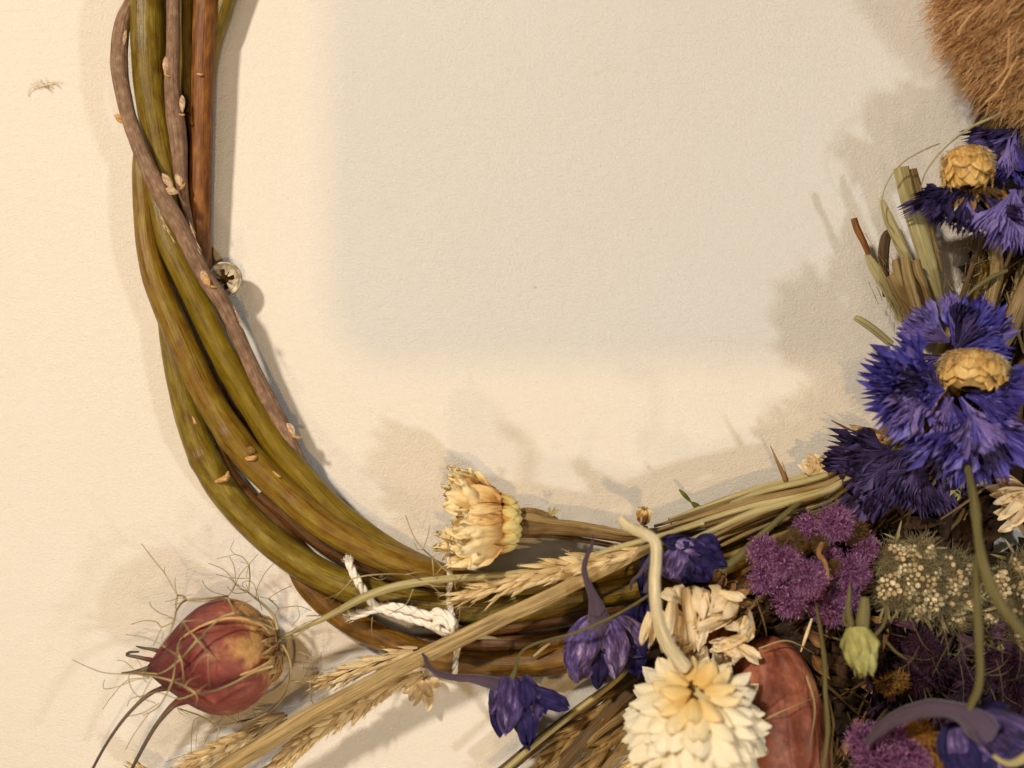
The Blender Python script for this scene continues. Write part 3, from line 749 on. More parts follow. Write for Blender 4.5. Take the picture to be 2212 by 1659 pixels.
def ear(name, label, path, width, mat='husk', n=34, hlen=46, awn=24, spread=0.42, group=None, stemmat='straw', dens=3, awns=True):
    """a grass ear: path runs from the base to the tip, husks overlap towards the tip"""
    Q = spline(np.asarray(path, float), 5.0)
    t = thing(name, label, 'grass ear', Q[0], group)
    T = nrm(np.gradient(Q, axis=0))
    mb = MB(); tube(mb, path, 3.2, n=6, step=8); mb.build('stalk', M[stemmat], t)
    awn_b, awn_d, awn_l = [], [], []
    c0 = Q[len(Q) // 2]
    for i in range(n):
        f = i / (n - 1)
        q = Q[int(f * (len(Q) - 1) * 0.97)]; d = T[int(f * (len(Q) - 1) * 0.97)]
        side = np.array([-d[1], d[0], 0]); side = side / max(np.linalg.norm(side), 1e-6)
        wd = width * (0.55 + 0.45 * math.sin(math.pi * min(1, 0.15 + f * 0.95)))
        for j in range(dens):
            a = (j - (dens - 1) / 2) * (1.7 / max(dens - 1, 1)) * (1 if i % 2 else 0.8) + random.uniform(-.25, .25)
            off = side * math.sin(a) * wd * 0.42 + np.array([0, 0, 1]) * math.cos(a) * wd * 0.38
            dd = d + side * math.sin(a) * spread + np.array([0, 0, 1]) * math.cos(a) * 0.16 + rng.normal(size=3) * 0.11
            mbh = MB()
            nn = side * math.sin(a) + np.array([0, 0, 1]) * (math.cos(a) + 0.25)
            ln = hlen * random.uniform(0.8, 1.3) * (1 - 0.25 * f)
            petal(mbh, at(q), off, dd, nn, ln, wd * random.uniform(0.30, 0.46), 'husk', curl=random.uniform(-.25, .05), cup=-0.28, wr=0.05,
                  nu=5, nv=7, thick=wd * 0.12)
            mbh.build('husk', M[mat], t)
            if awns:
                tip = q + off + nrm(dd) * ln * 0.8
                for _ in range(2):
                    awn_b.append(tip - c0 + rng.normal(size=3) * 2); awn_d.append(dd + rng.normal(size=3) * 0.16); awn_l.append(awn * random.uniform(.5, 1.1))
    if awns:
        mb = MB(); hairs(mb, at(c0), np.array(awn_b), np.array(awn_d), np.array(awn_l), 0.75, bend=0.25)
        mb.build('awns', M[mat], t, kind='stuff')
    return t


ear('wheat_ear', 'pale wheat ear lying over the willow rods beside the white twine knot', [(1388, 1190, 105), (1300, 1212, 108), (1200, 1232, 112), (1100, 1258, 116), (985, 1292, 110)], 46, n=26, hlen=64, spread=0.30, awn=20)
ear('wheat_ear', 'short pale wheat ear pointing left, upper of the pair below the knot', [(905, 1405, 60), (850, 1422, 62), (780, 1443, 62), (690, 1478, 60)], 32, n=18, hlen=56, spread=0.30)
ear('wheat_ear', 'long rough wheat ear running under the long diagonal straw at the bottom left', [(912, 1452, 76), (840, 1478, 80), (760, 1528, 80), (680, 1580, 80), (600, 1650, 78), (540, 1710, 78)], 42, n=44, hlen=44, spread=0.36, awn=26)
ear('wheat_ear', 'feathery pale ear beneath the red seed pod at the bottom left', [(620, 1545, 40), (560, 1575, 46), (490, 1610, 48), (420, 1650, 48), (360, 1700, 48)], 38, n=26, hlen=52, spread=0.34, awn=30)
ear('wheat_ear', 'rounded tip of a pale ear cut by the bottom left edge', [(390, 1730, 70), (340, 1690, 70), (300, 1662, 70)], 38, n=12, hlen=40, spread=0.4, awn=10)

stem_thing('straw', 'long flat ribbed straw crossing the twine diagonally from the bottom left', 'straw', 'straw',
           [(380, 1740, 118), (476, 1664, 122), (590, 1596, 126), (663, 1550, 128), (763, 1496, 132), (850, 1450, 134), (922, 1414, 136), (1029, 1362, 134), (1100, 1328, 130), (1163, 1300, 128), (1271, 1246, 122), (1378, 1192, 112), (1440, 1160, 100)],
           [20, 19, 18, 18, 17, 16.5, 17, 17, 16, 16, 15, 14, 12], n=22, ribs=5, ribamp=0.10, flat=0.7, rough=0.02)
stem_thing('straw', 'split pointed straw sliver poking out under the long diagonal straw', 'straw', 'strawpale', [(960, 1390, 112), (1010, 1376, 110), (1040, 1375, 106), (1082, 1380, 104)], [8, 9, 6, 1], flat=0.4)
stem_thing('straw', 'tiny pale straw chip resting on the golden lowest rod', 'straw', 'strawpale', [(1153, 1418, 84), (1172, 1402, 86), (1188, 1390, 84)], [2.5, 4, 2], flat=0.5)

# ================================================================ seed pod with thread-like bracts (left)
pod = thing('seed_pod', 'maroon and tan ribbed seed pod wrapped in thread-like bracts at the lower left', 'seed pod', (600, 1380, 80))
PC = (592, 1398, 96)
Pp = at(PC)
axis = np.array([-0.985, 0.17, 0.05])
prof = [(-6, 8), (0, 34), (18, 76), (52, 108), (95, 122), (140, 115), (182, 92), (216, 64), (246, 36), (266, 15), (280, 3)]
mb = MB()
u, v = revolve(mb, Pp, (0, 0, 0), axis, prof, n=110, lobes=5, lobamp=0.17, wr=0.03, wf=6, rnd=0.4, phase=0.5)
mb.build('capsule', M['pod'], pod)
# raised seams
for k in range(5):
    th = (k + 0.5) * 2 * math.pi / 5 - 0.5 + 0.0
    seam_pts = []
    for z, r in prof[1:-1]:
        q = np.array(PC) + z * nrm(axis) + r * 0.885 * (math.cos(th) * u + math.sin(th) * v)
        seam_pts.append(q)
    if (seam_pts[4][2] - PC[2]) > -30:
        mb = MB(); tube(mb, np.array(seam_pts), [2, 3, 3.2, 3, 3, 3, 3, 3, 2][:len(seam_pts)], n=7, step=6, rough=0.2)
        mb.build('seam', M['seam'], pod)
# horns
for pts, rad in (
        ([(370, 1436, 100), (338, 1440, 108), (316, 1446, 112), (290, 1452, 116), (262, 1454, 120)], [22, 11, 7, 4.5, 1.5]),
        ([(420, 1470, 110), (372, 1482, 118), (345, 1489, 120), (325, 1498, 122), (300, 1518, 128), (262, 1560, 134), (225, 1615, 136), (190, 1680, 134)], [26, 11, 6, 5, 4.2, 3.6, 3.2, 2.8]),
        ([(440, 1490, 100), (402, 1508, 104), (378, 1521, 104), (362, 1536, 106), (335, 1570, 108), (306, 1620, 108), (270, 1690, 104)], [26, 14, 8, 6, 4.8, 4, 3.4]),
        ([(340, 1428, 96), (318, 1424, 98), (295, 1419, 98), (274, 1415, 98), (280, 1409, 100), (300, 1408, 100)], [6, 5, 4, 3.2, 3, 2]),
        ([(352, 1410, 92), (330, 1403, 94), (310, 1400, 94), (294, 1396, 94)], [6, 4, 3, 1.5])):
    mb = MB(); tube(mb, pts, rad, n=8, step=5, rough=0.05); mb.build('horn', M['horn'], pod)

# thread-like bracts: traced main branches, each fork ends in fine tips
Z = lambda zx, zy: (109.7 + zx / 3.0, 1106 + zy / 3.0)
br = [
    # (points in the enlarged view, start radius, end radius, start height, end height)
    ([(1450, 760), (1300, 690), (1190, 655)], 4, 3.5, 120, 208), ([(1190, 655), (1110, 680), (1045, 735), (950, 830)], 3.4, 3, 208, 232),
    ([(950, 830), (890, 900), (845, 950)], 3.4, 3, 232, 228), ([(845, 950), (760, 1020), (690, 1050), (600, 1050)], 3, 2, 228, 180),
    ([(600, 1050), (470, 1050), (340, 1040), (230, 1000), (135, 955)], 1.8, 0.8, 180, 150), ([(690, 1050), (560, 1040), (470, 1050)], 2, 1, 200, 160),
    ([(950, 830), (880, 750), (850, 710)], 2.4, 2, 232, 222), ([(850, 710), (780, 690), (730, 690)], 1.5, .8, 222, 210),
    ([(850, 710), (950, 700), (1010, 690)], 1.5, .8, 222, 228), ([(950, 830), (1000, 890), (1020, 920)], 2.2, 1.6, 232, 240),
    ([(1020, 920), (960, 960), (900, 1060)], 1.2, .8, 240, 240), ([(1020, 920), (1020, 1020), (1030, 1150)], 1.2, .8, 240, 236),
    ([(845, 950), (855, 1020), (865, 1130)], 2.4, 1.4, 228, 232), ([(845, 950), (790, 910), (740, 880)], 2.2, 1.4, 228, 200),
    ([(740, 880), (700, 850), (600, 810), (485, 793)], 1.3, .8, 200, 170), ([(845, 950), (820, 880), (860, 790), (900, 720)], 1.6, 1, 228, 224),
    ([(1440, 1000), (1310, 1040), (1180, 1110), (1050, 1160), (940, 1175)], 3.4, 3.6, 180, 232), ([(940, 1175), (870, 1130), (790, 1095)], 3.4, 3.6, 232, 226),
    ([(790, 1095), (690, 1070), (560, 1050), (440, 1050)], 3, 1, 226, 160), ([(790, 1095), (750, 1180), (700, 1260), (640, 1300)], 2.6, 1.4, 226, 170),
    ([(640, 1300), (540, 1440), (485, 1540)], 1.4, .9, 170, 140), ([(790, 1095), (805, 1000), (810, 920)], 2.2, 1.6, 226, 226),
    ([(940, 1175), (950, 1210), (935, 1265)], 2.4, .9, 232, 226), ([(940, 1175), (830, 1210), (700, 1170), (600, 1190), (520, 1210), (495, 1260)], 1.8, .9, 232, 160),
    ([(870, 1130), (900, 1090), (980, 1055)], 1.4, .8, 232, 236), ([(700, 1240), (600, 1300), (500, 1325)], 1.6, 1, 190, 150),
    # upper left bract
    ([(770, 790), (800, 700), (815, 640), (850, 590), (880, 570)], 2.6, 3.4, 190, 150), ([(880, 570), (860, 545), (820, 540)], 3, 3, 150, 150),
    ([(820, 540), (810, 590), (815, 650)], 1.8, 1.2, 150, 150), ([(820, 540), (780, 470), (740, 400), (660, 300), (588, 205)], 1.8, .9, 150, 130),
    ([(820, 540), (805, 470), (807, 425)], 1.3, .8, 150, 145), ([(745, 410), (735, 380), (742, 348)], 1.1, .7, 140, 140), ([(820, 560), (780, 575), (740, 580)], 1.3, .8, 150, 145),
    ([(880, 570), (960, 565), (1060, 555), (1150, 545)], 3.2, 3.4, 150, 120), ([(880, 575), (980, 580), (1100, 560)], 1.5, 1.2, 150, 126),
    ([(1150, 545), (1060, 520), (1010, 490), (980, 445)], 1.5, .8, 120, 130), ([(1150, 545), (1180, 500), (1200, 460)], 2, 1.6, 120, 120),
    ([(1200, 460), (1130, 380), (1070, 350), (1020, 332)], 1.4, .8, 120, 120), ([(1200, 460), (1190, 360), (1160, 290)], 1.4, .8, 120, 122), ([(1150, 560), (1170, 600), (1220, 640)], 3, 2, 120, 160),
    ([(800, 690), (700, 650), (650, 610), (640, 580)], 1.5, .8, 160, 150), ([(790, 715), (720, 745), (680, 710), (600, 705), (520, 728)], 2, .8, 165, 140),
    ([(720, 745), (690, 810), (665, 870)], 1.3, .8, 160, 160), ([(770, 790), (720, 860), (690, 900)], 1.8, 1, 190, 170),
    # upper right bract
    ([(1470, 760), (1450, 680), (1400, 620), (1330, 560), (1280, 520)], 5, 3, 110, 96), ([(1280, 520), (1210, 480), (1160, 430), (1070, 403)], 2, .9, 96, 110),
    ([(1280, 520), (1290, 430), (1285, 340)], 2.2, 1.8, 96, 100), ([(1285, 340), (1240, 290), (1195, 275)], 1.5, 1.2, 100, 104), ([(1195, 275), (1130, 290), (1075, 303)], 1.1, .7, 104, 106),
    ([(1195, 275), (1165, 240), (1188, 185)], 1.1, .7, 104, 106), ([(1285, 340), (1310, 310), (1345, 270)], 1.3, .8, 100, 100), ([(1285, 340), (1230, 400), (1180, 510)], 1.4, .9, 100, 110),
    ([(1290, 430), (1230, 430), (1160, 425)], 1.4, .9, 98, 104), ([(1280, 520), (1190, 525), (1140, 480)], 1.3, .8, 96, 110), ([(1330, 560), (1340, 490), (1400, 380), (1480, 305)], 1.6, .8, 96, 90),
    ([(1450, 680), (1470, 620), (1410, 560)], 2.2, 1.8, 104, 92), ([(1410, 560), (1480, 515), (1560, 478)], 1.6, .9, 92, 86), ([(1470, 625), (1600, 610), (1690, 640)], 1.6, .8, 92, 86),
    ([(1600, 615), (1610, 680), (1560, 740)], 1.1, .7, 88, 84), ([(1330, 560), (1240, 470), (1310, 460), (1370, 640)], 1.3, 1, 100, 100),
    # right and lower bracts
    ([(1500, 860), (1545, 950), (1555, 1060), (1520, 1180), (1430, 1280), (1340, 1330), (1210, 1360)], 4.5, 2.4, 100, 110), ([(1555, 1095), (1620, 1100), (1680, 1108)], 2.2, 2, 96, 96),
    ([(1680, 1108), (1745, 1040), (1752, 908)], 1.6, .8, 96, 96), ([(1745, 1035), (1830, 1015)], 1.3, .8, 96, 100), ([(1680, 1108), (1690, 1220), (1720, 1260)], 1.8, .9, 96, 100),
    ([(1690, 1215), (1610, 1250), (1520, 1280)], 1.2, .7, 98, 100), ([(1605, 905), (1680, 940), (1680, 1000), (1640, 1075)], 1, 1.4, 92, 90),
    ([(1400, 1300), (1250, 1365), (1090, 1385), (980, 1325), (820, 1270)], 3, 2, 110, 130), ([(1090, 1385), (1080, 1450), (1045, 1520), (910, 1560), (745, 1620)], 1.8, .8, 120, 100),
    ([(1080, 1390), (1020, 1450), (995, 1505)], 1.3, .8, 120, 110), ([(980, 1325), (930, 1350), (912, 1450), (910, 1565)], 1.8, .9, 125, 108), ([(985, 1335), (950, 1420), (940, 1530)], 1.2, .8, 125, 108),
    ([(1240, 1250), (1215, 1330), (1250, 1390)], 1.6, 1, 150, 130), ([(1290, 1240), (1330, 1330)], 1.4, 1, 140, 120),
    ([(640, 1070), (520, 1050), (510, 1110), (560, 1190), (680, 1240)], 1.3, 1, 180, 170), ([(640, 1075), (500, 1090), (400, 1190), (335, 1280)], 1.3, .8, 180, 140),
    ([(640, 1075), (540, 1090), (440, 1130), (345, 1145), (347, 1085)], 1.3, .8, 180, 140), ([(660, 1070), (620, 1140), (585, 1210)], 1.1, .8, 180, 160), ([(540, 1020), (480, 970), (430, 960)], 1.2, .8, 150, 140),
]
pad = []
for zp, r0, r1, h0, h1 in br:
    m = len(zp); pts = [(*Z(*q), h0 + (h1 - h0) * i / (m - 1)) for i, q in enumerate(zp)]
    mb = MB(); tube(mb, pts, list(np.linspace(r0 * .85, r1 * .72, m)), n=5, step=4, rough=0.05)
    mb.build('bract_thread', M['thread'], pod)
    if r1 > 1.2: pad.append(pts[-1])
# random finer twiglets
mb = MB()
for q in pad:
    for _ in range(2):
        a = random.uniform(0, 6.28); L = random.uniform(14, 34); h = q[2]
        p1 = (q[0] + math.cos(a) * L * .5, q[1] + math.sin(a) * L * .5, h + random.uniform(-6, 8))
        a += random.uniform(-.7, .7); p2 = (p1[0] + math.cos(a) * L * .6, p1[1] + math.sin(a) * L * .6, p1[2])
        tube(mb, [q, p1, p2], [.8, .7, .4], n=4, step=6)
mb.build('fine_threads', M['thread'], pod, kind='stuff')
# papery collar where the stem joins
mb = MB()
for i in range(16):
    a = i / 16 * 2 * math.pi
    dirn = math.cos(a) * u + math.sin(a) * v
    petal(mb, Pp, -nrm(axis) * 8 + dirn * 10, dirn - nrm(axis) * 0.12, -axis, random.uniform(60, 92), 26, 'leaf', curl=-1.3, cup=0.3, wr=0.16, nv=8)
mb.build('collar', M['papery'], pod)
mb = MB()
tube(mb, [(598, 1390, 92), (612, 1376, 92), (650, 1358, 96), (704, 1334, 106), (784, 1291, 132), (850, 1268, 138), (917, 1256, 134), (985, 1249, 128), (1078, 1243, 124), (1178, 1227, 118), (1278, 1202, 114), (1345, 1180, 108), (1460, 1150, 90)],
     [5, 4, 4.5, 6.5, 9, 9.5, 9, 8, 7.5, 7, 6.5, 6, 6], n=14, ribs=6, ribamp=0.16, step=6)
mb.build('stem', M['strawpale'], pod)
mb = MB()
for i in range(14):
    q = np.array([704 + random.uniform(-50, 60), 1334, 104]); q[1] = 1334 - (q[0] - 704) * 0.52
    tube(mb, [q, q + [-40, 16 + random.uniform(-8, 14), random.uniform(-6, 6)], q + [-80, 22 + random.uniform(-10, 30), 0]], [.8, .7, .4], n=4, step=8)
mb.build('stem_hairs', M['thread'], pod, kind='stuff')

# a second thread-like sprig beside the cream flower head
sp = thing('thread_sprig', 'fine branching dry sprig tangled in front of the cream flower head', 'sprig', (955, 1240, 120))
Zs = lambda a, b_: (662.7 + a / 3.0, 1106 + b_ / 3.0)
for zp, r0, r1 in (([(960, 420), (880, 360), (820, 300), (752, 240)], 2.4, 2.0), ([(752, 240), (690, 150), (640, 20)], 1.6, .8), ([(752, 240), (780, 170), (797, 85)], 1.5, .8),
                   ([(752, 242), (720, 245), (695, 200)], 1.2, .7), ([(815, 290), (890, 260), (980, 235)], 1.1, .7), ([(905, 330), (915, 230), (945, 120)], 1.4, .8),
                   ([(300, 430), (400, 410), (520, 402), (640, 405), (740, 440)], 2.2, 1.6), ([(740, 440), (830, 480), (950, 470), (1020, 400)], 1.8, 1), ([(400, 410), (480, 440), (540, 400)], 1.2, .8),
                   ([(300, 430), (200, 530), (60, 580)], 1.4, .7), ([(300, 432), (180, 560), (150, 600)], 1.0, .6), ([(640, 405), (720, 390), (800, 380)], 1.3, .7),
                   ([(690, 500), (640, 600), (530, 665)], 1.4, .7), ([(815, 300), (820, 380), (830, 470)], 2.2, 1.6), ([(880, 350), (840, 400), (820, 420)], 1.6, 1), ([(960, 420), (965, 500), (990, 470)], 1.4, .8),
                   ([(470, 425), (490, 405), (480, 450)], 1, .8), ([(425, 680), (420, 760), (440, 870)], 1, .7), ([(990, 600), (990, 680), (975, 740)], 1, .7), ([(800, 470), (870, 530), (940, 560)], 1.3, .8)):
    m = len(zp)
    mb = MB(); tube(mb, [(*Zs(*q), 142 + 6 * math.sin(i * 2 + q[0])) for i, q in enumerate(zp)], list(np.linspace(r0, r1, m) * .8), n=5, step=4)
    mb.build('twiglet', M['thread'], sp)

# scrap of white petals near the wall under the ears
sc_t = thing('petal_scrap', 'blurred scrap of whitish petals against the wall under the wheat ears', 'petals', (890, 1480, 10))
for i in range(9):
    mb = MB(); a = random.uniform(0.1, 2.9)
    petal(mb, at((random.uniform(895, 930), random.uniform(1462, 1480), 16)), (0, 0, 0), (math.cos(a) * -1, math.sin(a) * .7, 0.2), (0, 0, 1), random.uniform(28, 62), 22, 'strap', curl=random.uniform(-.8, .8), wr=0.2)
    mb.build('petal', M['ivory'], sc_t)

def rowpetals(parent, P, mat, name, axis, rings, rnd_curl=0.2, **kw):
    """rings: (z, radius, count, length, width, outward, curl) petals pointing along the axis"""
    a, u, v = basis(axis)
    for (z, r, cnt, ln, wd, outw, curl) in rings:
        off = random.random()
        for i in range(cnt):
            th = (i + off + random.uniform(-.12, .12)) / cnt * 2 * math.pi
            rad = math.cos(th) * u + math.sin(th) * v
            mb = MB()
            petal(mb, P, a * z + rad * r, a + rad * outw, rad, ln * random.uniform(.85, 1.12), wd * random.uniform(.85, 1.1), curl=curl + random.uniform(-rnd_curl, rnd_curl), **kw)
            mb.build(name, M[mat], parent)


# ================================================================ cream dried flower head
cf = thing('dried_flower_head', 'cream dried daisy-like head lying sideways with scaly cup and twin stems', 'dried flower', (1122, 1130, 90))
c0 = (1118, 1130, 96); P = at(c0); ax = nrm(np.array([-1.0, -0.02, 0.12]))
mb = MB(); revolve(mb, P, (0, 0, 0), ax, [(-6, 6), (2, 26), (14, 44), (36, 54), (62, 56), (84, 50), (96, 20), (98, 2)], n=40, wr=0.03, rnd=.2)
mb.build('cup', M['brownbract'], cf)
rowpetals(cf, P, 'bract', 'scale', ax, [(6, 56, 12, 52, 34, 0.26, 0.0), (-2, 46, 11, 46, 36, 0.42, -0.1), (-8, 28, 9, 38, 34, 0.95, -0.3)], prof='leaf', cup=-0.2, wr=0.03, thick=3, nu=7, nv=8)
rowpetals(cf, P, 'brownbract', 'scale', ax, [(40, 66, 16, 40, 18, 0.12, 0.2)], prof='strap', cup=0.2, wr=0.25, nu=5, nv=8)
a_, u_, v_ = basis(ax)
for i in range(120):
    th = random.uniform(0, 2 * math.pi)
    rad = math.cos(th) * u_ + math.sin(th) * v_
    lay = i % 4
    z0 = [42, 52, 62, 56][lay]; r0 = [68, 62, 48, 34][lay]
    if rad[2] < -0.65: continue
    ln = random.uniform(66, 118) * [1, 1, .95, .9][lay]
    mb = MB()
    petal(mb, P, ax * z0 + rad * r0, ax * 1.0 + rad * random.uniform(-.02, .5) + rng.normal(size=3) * 0.2, -rad, ln, random.uniform(28, 46), random.choice(['strap', 'leaf', 'oval', 'strap']),
          curl=random.uniform(-.3, 1.5), curl2=random.choice([0, random.uniform(-2.2, 2.6)]), cup=random.uniform(-.5, .5), wr=0.2, wf=4.2, jag=random.choice([0, .14, .2]), lobes=3, nu=8, nv=15, twist=random.uniform(-1.6, 1.6))
    mb.build('petal', M['cream'], cf)
for (x, y), (dx, dy), ln, cu, wd in (((1052, 1072), (-.75, -.75), 92, -1.0, 26), ((1058, 1066), (-.6, -.8), 78, -1.5, 24), ((1040, 1076), (-.95, -.5), 96, .3, 24), ((1030, 1070), (-1, -.3), 84, -.6, 24), ((1014, 1040), (-.8, -.6), 62, -.9, 20), ((1012, 1046), (-.9, -.3), 58, .5, 20),
                                ((1042, 1092), (-1, -.35), 92, -.9, 24), ((1020, 1150), (-1, .1), 88, .8, 26), ((1020, 1180), (-1, .0), 92, -.8, 26), ((1030, 1206), (-.9, .2), 76, -.6, 30)):
    for j in range(2):
        mb = MB(); pp = at((x + j * 4, y + j * 5, 110 - j * 12))
        petal(mb, pp, (0, 0, 0), (dx, dy, 0.15), (0.2, -.6, .9), ln, wd, 'strap', curl=0.2, curl2=cu, cup=.3, wr=.24, wf=4, jag=.2, lobes=4, nu=9, nv=16, twist=random.uniform(-.9, .9))
        mb.build('petal', M['cream'], cf)
for nm, pts, rad in (('stem', [(1118, 1136, 96), (1150, 1140, 96), (1200, 1142, 98), (1253, 1147, 98), (1310, 1156, 98), (1370, 1166, 96), (1440, 1166, 90), (1530, 1150, 80)], [17, 16, 14, 12, 11, 10, 10, 8]),
                    ('stem', [(1118, 1118, 92), (1150, 1118, 96), (1190, 1128, 100), (1240, 1132, 102), (1300, 1142, 104), (1360, 1152, 104), (1430, 1150, 98), (1530, 1134, 80)], [10, 10, 8, 7, 7, 6, 6, 6]),
                    ('stem', [(1118, 1156, 88), (1150, 1156, 88), (1200, 1158, 86), (1255, 1166, 86), (1320, 1178, 86), (1400, 1192, 82)], [6, 6, 6, 6, 6, 6])):
    mb = MB(); tube(mb, pts, rad, n=18, ribs=6, ribamp=0.12, rough=0.05); mb.build(nm, M['strawdark'] if rad[0] != 10 else M['straw'], cf)
mb = MB(); petal(mb, at((1120, 1100, 92)), (0, 0, 0), (1, .25, 0), (0, 0, 1), 90, 22, 'leaf', curl=-.2, wr=.12); mb.build('leaf', M['straw'], cf)
mb = MB()
for a in (-1.9, -1.2, -.8):
    petal(mb, at((1192, 1114, 108)), (0, 0, 0), (math.cos(a), math.sin(a), .2), (0, 0, 1), 24, 9, 'point', curl=.4, wr=.1, nu=5, nv=6)
mb.build('leaf', M['strawpale'], cf)

# small dried bud and sprigs on the straw bundle
bd = thing('dried_bud', 'tiny pinkish-tan dried bud standing on the straw behind the bent hairy stem', 'bud', (1392, 1135, 120))
P = at((1390, 1128, 120))
for i in range(13):
    a = i / 13 * 6.28; d = np.array([math.cos(a) * .55, -0.9 + .35 * math.sin(a), .5 + .3 * math.sin(a)])
    mb = MB(); petal(mb, P, (0, 4, 0), d, (math.cos(a), 0, math.sin(a)), random.uniform(32, 46), 22, 'strap', curl=-.2, curl2=-1.2, wr=.3, nu=6, nv=8)
    mb.build('petal', M['calyx' if i % 3 else 'ivory'], bd)
mb = MB(); tube(mb, [(1392, 1140, 118), (1402, 1150, 112), (1460, 1146, 98)], [8, 7, 5], n=8); mb.build('stem', M['strawdark'], bd)
stem_thing('dark_twig', 'short dark twiglet rising from the straw beside the tiny bud', 'twig', 'brown', [(1396, 1146, 104), (1440, 1142, 106), (1520, 1128, 100)], [4, 5, 4])
stem_thing('dark_twig', 'minute dark spike sticking up near the tiny dried bud', 'twig', 'brown', [(1452, 1146, 108), (1450, 1128, 112)], [2, 1.4])
gs = thing('green_sprig', 'curled olive-green seed sprig standing up against the wall above the straw bundle', 'sprig', (1525, 1110, 60))
for (b_, d, ln, w) in (((1466, 1056), (.75, .8), 44, 9), ((1492, 1084), (.8, .6), 42, 13), ((1508, 1106), (1, -.05), 38, 9), ((1500, 1102), (1, .3), 34, 8)):
    mb = MB(); petal(mb, at((*b_, 70)), (0, 0, 0), (*d, .1), (0, 0, 1), ln, w, 'leaf', curl=-.4, cup=.4, wr=.1); mb.build('leaf', M['greenleaf'], gs)
for i, pts in enumerate(([(1706, 1064, 86), (1690, 1020, 94), (1676, 990, 98), (1664, 962, 100)], [(1706, 1056, 84), (1700, 1030, 90), (1690, 998, 92)], [(1712, 1062, 84), (1696, 1024, 88), (1682, 1000, 90)])):
    stem_thing('awn', ['long brown awn standing out of the straw bundle against the wall', 'shorter thin brown awn right beside the long one', 'thin brown awn tucked between its two neighbours'][i], 'awn', 'brownbract', pts, [6, 5, 3, .8][:len(pts)] if i == 0 else [2, 1.6, .8], n=6)
pp_ = thing('papery_pod', 'small translucent pale husk at the end of the straw bundle below the dark cornflower', 'husk', (1760, 1010, 80))
for i in range(8):
    a = -2.6 + i * .33
    mb = MB(); petal(mb, at((1762, 1020, 84)), (0, 0, 0), (math.cos(a), math.sin(a) * .8, .3), (0, 0, 1), random.uniform(38, 56), 26, 'oval', curl=random.uniform(-.8, .4), cup=.4, wr=.2)
    mb.build('husk', M['ivory'], pp_)

# ================================================================ straw bundle (middle)
for i in range(30):
    f = (i + .5) / 30
    y0 = 1110 + f * 95; y1 = 1010 + f * 85
    x0 = 1420 + random.uniform(-30, 130); x1 = 1790
    h = 66 + 40 * math.sin(f * 3.1) + random.uniform(-6, 6)
    pts = [(x0, y0 + (1480 - x0) * .02 + random.uniform(-3, 3), h), ((x0 + x1) / 2, (y0 * .42 + y1 * .58) + random.uniform(-4, 6), h + 6), (x1, y1 + random.uniform(-6, 6), h), (x1 + 90, y1 - 70, h - 10)]
    k = ['straw', 'strawdark', 'strawpale', 'straw'][i % 4]
    stem_thing('straw', 'one of the many dry straw stems bundled along the inner edge of the ring', 'straw', k, pts, [random.uniform(2, 4)] + [random.uniform(4.5, 8.5)] * 2 + [5],
               group='straw stems bundled along the ring', n=9, ribs=4, ribamp=.12, flat=.8, rough=.04)
stem_thing('green_twig', 'greenish stem beside the magenta tuft, crossing the straw bundle downwards', 'stem', 'greenstem', [(1560, 1232, 120), (1600, 1198, 124), (1640, 1160, 124), (1700, 1108, 120), (1760, 1060, 100)], [8, 8.5, 8, 7, 6])
stem_thing('straw', 'long green-tinged straw running just above the pale wheat ear', 'straw', 'strawpale', [(1270, 1204, 120), (1330, 1184, 120), (1420, 1160, 116), (1520, 1130, 110)], [5, 6, 6, 5], ribs=4, ribamp=.1)

# ================================================================ larkspur florets
def lark(label, petals, spur, srad, origin, stalk=None, h=150, mats=('larkspur',), name='larkspur_floret'):
    t = thing(name, label, 'flower', origin, 'violet larkspur florets')
    mb = MB(); tube(mb, spur, [q * .88 for q in srad], n=18, step=4, rough=.09, ribs=5, ribamp=.07); mb.build('spur', M['spur'], t)
    for i, (b_, tip, wd, hh, mat, cu, cp, pr) in enumerate(petals):
        b_ = np.array([b_[0], b_[1], 0.]); tip = np.array([tip[0], tip[1], 0.]); d = tip - b_; ln = np.linalg.norm(d)
        mb = MB(); d = d / ln; d[2] = random.uniform(-.1, .15)
        petal(mb, at((b_[0], b_[1], hh)), (0, 0, 0), d, (random.uniform(-.3, .3), random.uniform(-.3, .3), 1), ln * 1.08, wd, pr, curl=cu, cup=cp, wr=.21, wf=5.6, jag=.11, lobes=3, nu=15, nv=18, twist=random.uniform(-.25, .25))
        mb.build('petal', M[mat], t)
    if stalk:
        mb = MB(); tube(mb, *stalk, n=8, step=6); mb.build('stalk', M['greenstem'], t)
    return t


